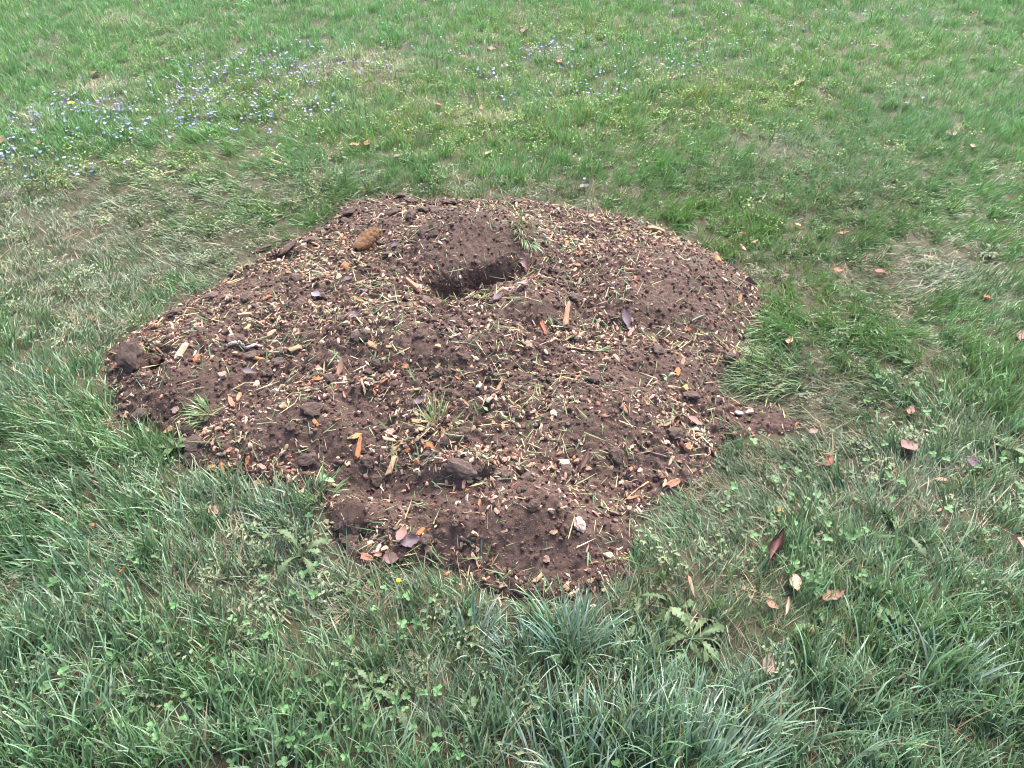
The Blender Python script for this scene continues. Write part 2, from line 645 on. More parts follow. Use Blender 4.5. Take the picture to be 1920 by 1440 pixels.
# ------------------------------------------------------------------ grass
# zones given by where they are seen in the photograph: (px, py, rx, ry, weight)
DULL = [(150,420,230,90,1),(380,470,200,60,.8),(120,540,160,60,.8),(150,620,130,40,.7),(480,380,140,45,.6),(1500,760,170,70,.8),(1560,860,180,70,.7),
        (1430,900,120,60,.8),(1330,960,130,70,.7),(1280,1100,140,90,.6),(1720,510,120,45,.9),(1480,500,80,30,.5),(560,1080,170,110,.7),(850,1250,150,120,.6),(1080,365,120,16,.7),
        (1350,350,110,30,.4),(1600,400,130,40,.4),(800,362,120,14,.6),(1700,950,200,80,.5),(1330,1190,120,40,.6),(1450,1230,160,70,.3)]
YEL = [(1360,190,160,45,1),(850,240,190,40,.8),(480,190,160,40,.7),(700,160,110,35,.8),(1050,60,150,30,.7),(330,310,70,25,.7),(1150,230,160,40,.7),
       (1600,110,170,35,.5),(1000,150,200,35,.5),(620,240,140,30,.6),(60,330,80,30,.4),(1400,60,200,30,.4),(300,110,120,30,.25)]
PALE = [(175,165,45,12,1),(690,125,60,18,1),(640,130,50,14,.8),(60,235,50,12,.7),(910,225,60,10,.9),(905,118,30,8,.7),(800,200,30,10,.6),(200,200,40,10,.5),
        (230,45,60,12,.5),(1500,290,50,20,.4),(560,150,40,10,.5),(1250,150,40,10,.4),(380,215,50,12,.4),(1150,1000,40,30,.2)]
BLUE = [(1100,1200,120,110,1),(1000,1330,280,130,1),(600,1020,190,120,.7),(1250,1350,250,100,1),(100,880,200,130,.35),(420,950,140,60,.6),(640,200,60,40,.5),
        (1480,270,90,40,.6),(1650,260,120,50,.35),(1750,1350,250,140,.6),(300,1350,380,150,.5),(1800,850,120,80,.5),(640,330,100,25,.5),(1600,330,140,50,.4)]
LONG = [(1250,1370,230,90,1),(1050,1180,70,50,.8),(880,1180,50,50,.6),(100,940,170,130,.7),(480,960,150,60,.6),(300,1120,200,120,.4),(1450,620,70,40,.5),(1450,690,60,30,.5),
        (1300,330,90,40,.6),(1450,370,160,50,.5),(1650,400,150,60,.5),(620,350,90,30,.6),(480,400,120,40,.5),(1750,1280,180,150,.6),(130,240,40,18,.7),(400,1400,400,60,.4),(950,1380,200,80,.6)]
FRESH = [(1350,440,120,40,1),(1480,560,120,60,.8),(1300,400,80,30,1),(1080,385,120,20,.4),(1750,640,160,80,.5),(240,820,120,60,.5),(1850,700,100,100,.5),(1000,300,300,60,.35)]
BARE = [(853,1118,16,24,1),(838,1150,14,24,1),(818,1185,14,26,1),(845,1135,15,22,1),(1470,795,30,10,.6),(640,1075,20,12,.3),(130,430,60,18,.4),(60,470,60,20,.35),(1720,500,80,14,.12),(200,480,80,15,.3),
        (620,1020,24,12,.3),(235,1040,30,20,.3),(1640,880,60,20,.2)]
# which way the blades lie, as directions in the photograph (right, up): (px, py, radius, dx, dy, tilt)
COMB = [(90,950,200,-1,-.5,.75),(60,830,120,-1,-.3,.6),(240,880,120,-.5,.6,.4),(520,1090,200,-.85,.6,.8),(420,980,110,-.45,.9,.5),(640,1130,120,-.8,.5,.9),(470,400,130,-.8,-.7,.9),(380,450,110,-.9,-.5,.8),
        (620,375,70,.9,-.6,.9),(1450,615,70,-1,-.3,.9),(1440,700,70,-1,-.3,.9),(1540,760,120,-1,-.45,1.0),(1300,1360,200,.5,.8,.45),(1080,1180,80,.1,1,.3),(1000,1330,150,.2,.8,.5),
        (880,1180,60,-.2,1,.35),(1500,860,120,-.7,.5,.9),(1350,920,110,-.8,.4,.9),(1750,1280,200,.6,.7,.5),(1300,350,110,.8,-.5,.8),(1480,390,140,-.6,-.6,.7),(1650,420,140,.5,-.7,.7),
        (300,1330,260,.25,.9,.35),(100,1350,180,-.7,.6,.5),(150,640,120,.3,.8,.5),(1700,950,160,.6,.5,.7),(250,560,140,-.5,.6,.7),(1850,500,120,.9,.4,.8)]


def comb(px, py):
    sx, sy, w, tl = 0.0, 0.0, 1e-6, 0.0
    for (cx, cy, r, dx, dy, t) in COMB:
        k = np.exp(-0.5 * (((px - cx) / r) ** 2 + ((py - cy) / (r * .7)) ** 2))
        n = math.hypot(dx, dy)
        sx, sy, w, tl = sx + k * dx / n, sy + k * dy / n * 1.5, w + k, tl + k * t
    return np.arctan2(sy, sx), np.clip(tl / np.maximum(w, .45), 0, 1.1)


def blade_strip(L, W, curl, segs, fold=.25, twist=0.0, lay=0.0):
    """a grass blade from the origin: up z, arching towards +x"""
    v, f = [], []
    ang = lay
    x = z = 0.0
    ds = L / segs
    for s in range(segs + 1):
        t = s / segs
        w = W * .5 * (0.65 + 0.75 * t - 1.38 * t ** 2.2)
        w = max(w, 0.0004)
        nx, nz = math.cos(ang), -math.sin(ang)
        a = twist * t
        for k in (-1, 0, 1):
            yy = k * w * math.cos(a)
            off = fold * w * abs(k) + k * w * math.sin(a)
            v.append((x + nx * off * -1, yy, z + nz * off * -1))
        x += math.sin(ang) * ds
        z += math.cos(ang) * ds
        ang = min(ang + curl / segs * (0.5 + t), 2.6)
    for s in range(segs):
        for k in (0, 1):
            a = s * 3 + k
            f.append((a, a + 1, a + 4, a + 3))
    return v, f


def sprig(name, n, lr, wr, cr, spread, lay, m, segs=5, aligned=False):
    V, F, PC = [], [], []
    for _ in range(n):
        L = random.uniform(*lr)
        v, f = blade_strip(L, random.uniform(*wr), random.uniform(*cr), segs, random.uniform(.1, .5), random.uniform(-.9, .9), random.uniform(*lay))
        yaw = random.gauss(0, .45) if aligned else random.uniform(0, 2 * math.pi)
        c, s = math.cos(yaw), math.sin(yaw)
        r, a = spread * math.sqrt(random.random()), random.uniform(0, 2 * math.pi)
        ox, oy = r * math.cos(a), r * math.sin(a)
        b = len(V)
        V += [(x * c - y * s + ox, x * s + y * c + oy, z - .004) for (x, y, z) in v]
        F += [tuple(q + b for q in ff) for ff in f]
        PC += [random.random()] * len(v)
    return mesh(name, V, F, m, PC)


fine = [sprig('fine_sprig', 20, (.025, .055), (.0022, .0036), (.3, 1.6), .035, (0, .55), GRASS) for _ in range(8)]
broad = [sprig('broad_sprig', 13, (.055, .105), (.0034, .0058), (.4, 1.7), .035, (0, .5), GRASS) for _ in range(8)]
flat = [sprig('flattened_sprig', 14, (.035, .085), (.0026, .0046), (.1, .8), .04, (.7, 1.35), GRASS, aligned=True) for _ in range(8)]
ALLG = fine + broad + flat

bands = [(-.2, 1.2, 1350), (1.2, 2.4, 1300), (2.4, 4.2, 850), (4.2, 7.6, 620), (7.6, 12.5, 230)]
PX = []
for (y0, y1, dens) in bands:
    hw = .666 * (.766 * y1 + 1.0) + .55
    n = int((y1 - y0) * 2 * hw * dens)
    x, y = rng.uniform(-hw, hw, n), rng.uniform(y0, y1, n)
    ok = np.abs(x) < .666 * (.766 * y + 1.0) + .55
    PX.append(np.stack([x[ok], y[ok]], -1))
PX = np.concatenate(PX)
gz = lawn_h(PX[:, 0], PX[:, 1])
s = sdf(PX[:, 0], PX[:, 1])
px, py = to_pixel(np.stack([PX[:, 0], PX[:, 1], gz], -1))
bare = ell(px, py, BARE)
edge = -0.004 + .018 * fbm(PX[:, 0], PX[:, 1], .06, 2, 61)
keepg = ((s < edge) | ((s < .11) & (rng.random(len(s)) < .10 * smooth(.11, .0, s)) & (fbm(PX[:, 0], PX[:, 1], .10, 2, 67) > .0))) & (rng.random(len(s)) > bare * 1.25) & (rng.random(len(s)) > .55 * smooth(-.10, 0.0, s) * (fbm(PX[:, 0], PX[:, 1], .12, 2, 63) > .02))
PX, gz, s, px, py = PX[keepg], gz[keepg], s[keepg], px[keepg], py[keepg]
X, Y = PX[:, 0], PX[:, 1]
gz = ground_z(X, Y)
n = len(X)
jit = lambda a: a * (0.75 + 0.5 * rng.random(n))
cl = fbm(X, Y, .16, 3, 41)
cl2 = fbm(X, Y, .55, 3, 43)
dull, yel, pale, blue, long_, fresh = (jit(ell(px, py, z)) for z in (DULL, YEL, PALE, BLUE, LONG, FRESH))
dull = np.clip(dull + .35 * smooth(-.05, .0, s) + .25 * smooth(.15, .5, fbm(X, Y, .25, 2, 47)) * (Y < 3.2), 0, 1)
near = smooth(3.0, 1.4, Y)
cdir, ctilt = comb(px, py)
rnd = rng.random(n)
kind = np.where(rnd < .18 + .55 * np.clip(long_ + .75 * near * (cl > -.25) - .6 * dull, 0, 1), 1, 0)
kind = np.where(rng.random(n) < .40 * dull + .25 * (ctilt > .55) * near + .08, 2, kind)
idx = kind * 8 + rng.integers(0, 8, n)
size = (0.85 + .45 * cl + .25 * rng.random(n)) * (1 + .32 * long_ + .0 * near) * (1 - .30 * dull * (kind < 2))
size = np.clip(size, .45, 2.1)
lx, ly = np.cos(cdir), np.sin(cdir)
wander = fbm(X, Y, .35, 2, 51) * 5
tdir = np.where(ctilt > .12, cdir + rng.normal(0, .45, n), wander + rng.normal(0, .9, n))
tang = np.where(kind == 2, .10 + .15 * rng.random(n), np.clip(ctilt * (.55 + .5 * rng.random(n)), .08, .95) + .12 * rng.random(n))
yaw = np.where(kind == 2, tdir, rng.uniform(0, 2 * math.pi, n))
E = eulers(yaw, tdir, tang)
c_green = np.array([.060, .150, .040])
c_blue = np.array([.110, .190, .122])  # bluish blade green, brightened so that glints are part of the colour
c_dull = np.array([.036, .066, .027])
c_grey = np.array([.064, .086, .052])
c_yel = np.array([.170, .225, .045])
c_pale = np.array([.360, .330, .230])
c_fresh = np.array([.066, .165, .028])


def lerp(A, b, w):
    return A + (b - A) * np.clip(w, 0, 1)[:, None]


tint = np.tile(c_green, (n, 1))
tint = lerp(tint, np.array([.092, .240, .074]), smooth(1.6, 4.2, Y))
tint = lerp(tint, c_blue, np.maximum(blue * .9, .42 * near + .25 * smooth(.0, .4, fbm(X, Y, .4, 2, 71))))
tint = lerp(tint, c_fresh, fresh * .8)
tint = lerp(tint, np.array([.215, .270, .205]), (.55 * blue + .16 * near) * (rng.random(n) < .30))  # whitish sky sheen painted into the tint of some bluish and near sprigs
tint = lerp(tint, c_yel, yel * (.35 + .65 * (fbm(X, Y, .1, 2, 73) > 0)) * (rng.random(n) < .75))
tint = lerp(tint, np.where((rng.random(n) < .4)[:, None], c_grey, c_dull), dull * .85)
tint = lerp(tint, c_pale, pale * (rng.random(n) < .7))
tint = lerp(tint, np.array([.042, .115, .034]), smooth(.2, .55, cl2) * .45)
tint *= (0.80 + .40 * rng.random(n) + .30 * fbm(X, Y, .09, 2, 75))[:, None]
tint = np.clip(tint, .01, .6)
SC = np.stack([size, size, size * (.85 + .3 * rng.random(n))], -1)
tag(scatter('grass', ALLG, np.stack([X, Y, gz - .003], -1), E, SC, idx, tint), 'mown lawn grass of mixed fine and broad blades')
print('grass sprigs', n)

# dead thatch between the blades
thatch_src = [sprig('thatch_sprig', 12, (.03, .08), (.0014, .003), (-.2, .6), .045, (1.25, 1.5), THATCH, 4) for _ in range(6)]
m_ = (rng.random(n) < .05 + .10 * dull + .4 * pale) & (Y < 8)
k = m_.sum()
tp = np.stack([X[m_] + rng.normal(0, .02, k), Y[m_] + rng.normal(0, .02, k), gz[m_] + .004 + .012 * rng.random(k)], -1)
cols = np.array([[.12, .09, .055], [.22, .175, .115], [.085, .062, .042], [.17, .14, .10]])[rng.integers(0, 4, k)] * (.75 + .5 * rng.random((k, 1)))
cols = lerp(cols, np.array([.42, .36, .28]), pale[m_])
tag(scatter('thatch', thatch_src, tp, eulers(rng.uniform(0, 6.28, k), rng.uniform(0, 6.28, k), .2 * rng.random(k)), np.tile((.7 + .5 * rng.random(k))[:, None], 3), rng.integers(0, 6, k), cols), 'dead straw coloured thatch lying between the blades')


# ------------------------------------------------------------------ small litter on the heap
def chip_mesh(name, kind, m, seed, cheap=False):
    r = random.Random(seed)
    n = 7 if cheap else 11
    if kind == 'stick':
        asp, th = r.uniform(.13, .22), r.uniform(.07, .12)
    elif kind == 'flake':
        asp, th = r.uniform(.42, .62), r.uniform(.08, .14)
    else:
        asp, th = r.uniform(.45, .7), r.uniform(.2, .34)
    top, bot = [], []
    bend = r.uniform(-.10, .10)
    for q in range(n):
        a = 2 * math.pi * q / n + r.uniform(-.14, .14)
        ca, sa = math.cos(a), math.sin(a)
        p = .62 if kind == 'stick' else .85
        x = .5 * math.copysign(abs(ca) ** p, ca) * r.uniform(.62, 1.12)
        y = .5 * asp * math.copysign(abs(sa) ** p, sa) * r.uniform(.5, 1.2)
        z = bend * (4 * x * x - .3)
        k = r.uniform(.78, .97)
        top.append((x * k, y * k, z + th * r.uniform(.75, 1.15)))
        bot.append((x, y, z - th * .25))
    v = top + bot + [(r.uniform(-.1, .1), r.uniform(-.1, .1) * asp, th * r.uniform(.8, 1.25) - bend * .3)]
    f = []
    for q in range(n):
        w = (q + 1) % n
        f += [(q, w, 2 * n), (n + q, n + w, w, q)]
    f.append(tuple(range(2 * n - 1, n - 1, -1)))
    return mesh(name, v, f, m, [r.random()] * len(v), smooth_shade=False)


def clod_mesh(name, seed, m, sub=2, rough_=.35):
    import bmesh
    bm = bmesh.new()
    bmesh.ops.create_icosphere(bm, subdivisions=sub, radius=.5)
    r = random.Random(seed)
    o = Vector((r.uniform(0, 50), r.uniform(0, 50), r.uniform(0, 50)))
    from mathutils import noise as mn
    for v in bm.verts:
        p = v.co
        k = 1 + rough_ * mn.noise(p * 2.2 + o) + rough_ * .6 * mn.noise(p * 5 + o) + rough_ * .3 * mn.noise(p * 11 + o)
        v.co = p * k
        v.co.z *= .75
    me = bpy.data.meshes.new(name)
    bm.to_mesh(me)
    bm.free()
    a = me.attributes.new('piece', 'FLOAT', 'POINT')
    a.data.foreach_set('value', np.full(len(me.vertices), r.random(), np.float32))
    me.materials.append(m)
    return me


def blade_piece(name, m, seed):
    random.seed(seed)
    v, f = blade_strip(1, random.uniform(.05, .09), random.uniform(-.5, .5), 5, .3, random.uniform(-1, 1), 1.5)
    return mesh(name, v, f, m, [random.random()] * len(v))


WOODC = np.array([[.36, .235, .155], [.46, .34, .235], [.38, .205, .135], [.33, .135, .068], [.42, .255, .19], [.24, .14, .095], [.11, .064, .046], [.42, .29, .15], [.42, .33, .265]])
WOODP = np.array([.22, .17, .14, .09, .10, .12, .09, .04, .03])


def on_heap(n, dens=None, lo=.0):
    out = []
    got = 0
    while got < n:
        x, y = rng.uniform(GX0, GX1, 4 * n), rng.uniform(GY0, GY1, 4 * n)
        s_ = sdf(x, y)
        ok = s_ > lo
        if dens is not None:
            ok &= rng.random(len(x)) < dens(x, y, s_)
        out.append(np.stack([x[ok], y[ok]], -1))
        got += ok.sum()
    p = np.concatenate(out)[:n]
    return np.concatenate([p, ground_z(p[:, 0], p[:, 1])[:, None]], -1)


def chip_density(x, y, s_):
    f = (1 - .96 * np.clip(sift(x, y), 0, 1)) * (.22 + .78 * smooth(-.2, .3, fbm(x, y, .17, 3, 91)))
    return np.clip(f, 0, 1)


def spread_edge(n, lo, hi):
    x, y = rng.uniform(GX0, GX1, n), rng.uniform(GY0, GY1, n)
    s_ = sdf(x, y)
    ok = (s_ > lo) & (s_ < hi) & (rng.random(n) < np.exp(-np.abs(np.minimum(s_, 0)) / .05))
    p = np.stack([x[ok], y[ok]], -1)
    return np.concatenate([p, ground_z(p[:, 0], p[:, 1])[:, None]], -1)


def lay_out(name, src, P, size_lo, size_hi, power, tint, tilt=.5, lift=.0, flat_=(1, 1, 1)):
    k = len(P)
    N = normal_at(P)
    sz = size_lo + (size_hi - size_lo) * rng.random(k) ** power
    P = warp(P) + N * (lift * sz)[:, None]
    E_ = eulers(rng.uniform(0, 6.283, k), rng.uniform(0, 6.283, k), np.abs(rng.normal(0, tilt, k)), N)
    SC_ = sz[:, None] * np.array(flat_)[None] * (.8 + .4 * rng.random((k, 3)))
    return scatter(name, src, P, E_, SC_, rng.integers(0, len(src), k), tint)


shred_src = [chip_mesh('shred', kd, SHRED, 300 + q, True) for q, kd in enumerate(['stick', 'stick', 'stick', 'flake', 'flake', 'stick', 'block', 'stick', 'flake'])]
P = np.concatenate([on_heap(20000, chip_density), spread_edge(9000, -.13, .03)])
tn = WOODC[rng.choice(len(WOODC), len(P), p=WOODP)] * (.5 + .65 * rng.random((len(P), 1)))
tag(lay_out('wood_shreds', shred_src, P, .0035, .028, 2.7, tn, .5, .04), 'shredded wood strewn over the soil mound')
P = np.concatenate([on_heap(26000, None), spread_edge(9000, -.16, .03)])
tn = WOODC[rng.choice(len(WOODC), len(P), p=WOODP)] * (.4 + .6 * rng.random((len(P), 1)))
tag(lay_out('sawdust', shred_src, P, .0018, .0065, 1.6, tn, .6, .05), 'fine sawdust flecks mixed into the soil of the mound')
crumb_src = [clod_mesh('crumb', 40 + q, CRUMB, 1, .5) for q in range(6)]
P = np.concatenate([on_heap(24000, None), on_heap(7000, lambda x, y, q: 1 - .8 * np.clip(sift(x, y), 0, 1)), spread_edge(5000, -.12, .03)])
tn = np.array([[.048, .026, .020], [.070, .039, .031], [.038, .020, .015], [.095, .060, .051]])[rng.integers(0, 4, len(P))] * (.8 + .5 * rng.random((len(P), 1)))
tag(lay_out('soil_crumbs', crumb_src, P, .002, .015, 4.5, tn, .6, .2), 'loose crumbs of dark soil on the mound')
clip_src = [blade_piece('clipping', THATCH, 70 + q) for q in range(8)]
P = np.concatenate([on_heap(5500, lambda x, y, q: np.clip(.15 + chip_density(x, y, q) * (1 + fbm(x, y, .2, 2, 95)), 0, 1) ), spread_edge(2500, -.1, .06)])
tn = np.array([[.085, .15, .07], [.12, .19, .08], [.30, .27, .14], [.10, .17, .10], [.40, .32, .19], [.16, .20, .09]])[rng.integers(0, 6, len(P))] * (.7 + .6 * rng.random((len(P), 1)))
tag(lay_out('grass_clippings', clip_src, P, .018, .062, 1.4, tn, .28, .07, (1, 1, .9)), 'cut grass blades scattered over the soil mound')

# ------------------------------------------------------------------ palette of the single pieces
C = dict(tan=(.34, .22, .135), pale=(.42, .31, .205), yellow=(.42, .27, .115), orange=(.36, .15, .062), salmon=(.39, .19, .115), pink=(.35, .215, .17), brown=(.12, .070, .047),
         bark=(.13, .09, .075), white=(.46, .42, .345), grey=(.30, .24, .215), red=(.14, .035, .026), darkred=(.060, .018, .020), purple=(.075, .050, .060), lilac=(.16, .13, .165),
         straw=(.48, .37, .20), leafbrown=(.15, .082, .055), leaftan=(.30, .20, .135), leafpink=(.15, .085, .075), rust=(.22, .075, .04), soil=(.052, .030, .022), clay=(.082, .052, .042))
CHIPS = {kd: [chip_mesh('chip_' + kd, kd, CHIP, 500 + 20 * j + q) for q in range(7)] for j, kd in enumerate(('stick', 'flake', 'block'))}
COUNT = {}
MARKS = [('the conifer cone',690,462),('the dark hollow of the summit hump',858,536),('the uprooted sod tuft',985,450),('the tall salmon chip',1060,594),('the rotten orange wood',1006,606),('the middle hump',790,645),
         ('the gnarled root',450,648),('the dark hole at the left edge',284,664),('the small tuft on the left front',385,765),('the group of big front chips',700,845),('the earthy bark slab',864,880),('the dark folded leaf',1093,866),
         ('the yellow green tuft',822,790),('the upright dark leaf',922,697),('the black round clod',1030,714),('the grey lump on the right',1232,657),('the smooth right dome',1270,530),('the bare notch on the right',1440,785),
         ('the pink stone',1084,986),('the wet purple leaf at the front',770,1018),('the pointed stick at the front',1010,1083),('the clay slabs on the left',362,840),('the trench on the back left',505,485),('the salmon slab at the back',1228,431),
         ('the rolled leaf at the right edge',1404,536),('the soil flecked chip at the lower right',1262,906),('the dark twig at the lower right',1222,850),('the purple leaf on the right flank',1175,602),('the clods at the back',795,404),
         ('the white chip right of the centre',1038,775),('the pinkish lump by the trench',571,463),('the salmon stick by the hollow',772,535),('the red brown bark strip',710,733),('the upright sod clod',655,985)]


def beside(px, py, marks):
    b = min(marks, key=lambda m: (m[1] - px) ** 2 + (1.5 * (m[2] - py)) ** 2)
    dx, dy = px - b[1], 1.5 * (py - b[2])
    dd = math.hypot(dx, dy)
    if abs(dx) > 2.2 * abs(dy):
        rel = 'right of' if dx > 0 else 'left of'
    elif abs(dy) > 2.2 * abs(dx):
        rel = 'in front of' if dy > 0 else 'behind'
    else:
        rel = ('front ' if dy > 0 else 'back ') + ('right of' if dx > 0 else 'left of')
    return ('close ' if dd < 45 else 'far ' if dd > 110 else '') + rel + ' ' + b[0]


def chip(px, py, Lpx, ratio, ang, kind, color, label, cat='wood chip', group=None, name='wood_chip', tilt=0.0, lift=.05):
    P, N, D, L, mpp = place_px(px, py, Lpx, ang)
    me = random.choice(CHIPS[kind])
    w = {'stick': .18, 'flake': .5, 'block': .62}[kind]
    Wd = Lpx * ratio * mpp
    sy = Wd / w
    M = frame_mat(Vector(P) + Vector(N) * (lift * L * .5 + .001), N, D, L, sy, min(L, sy * 1.1), random.uniform(-.2, .2), tilt + random.uniform(-.12, .12))
    o = link(name, me, None, C[color] if isinstance(color, str) else color, M)
    return tag(o, label, cat, group)


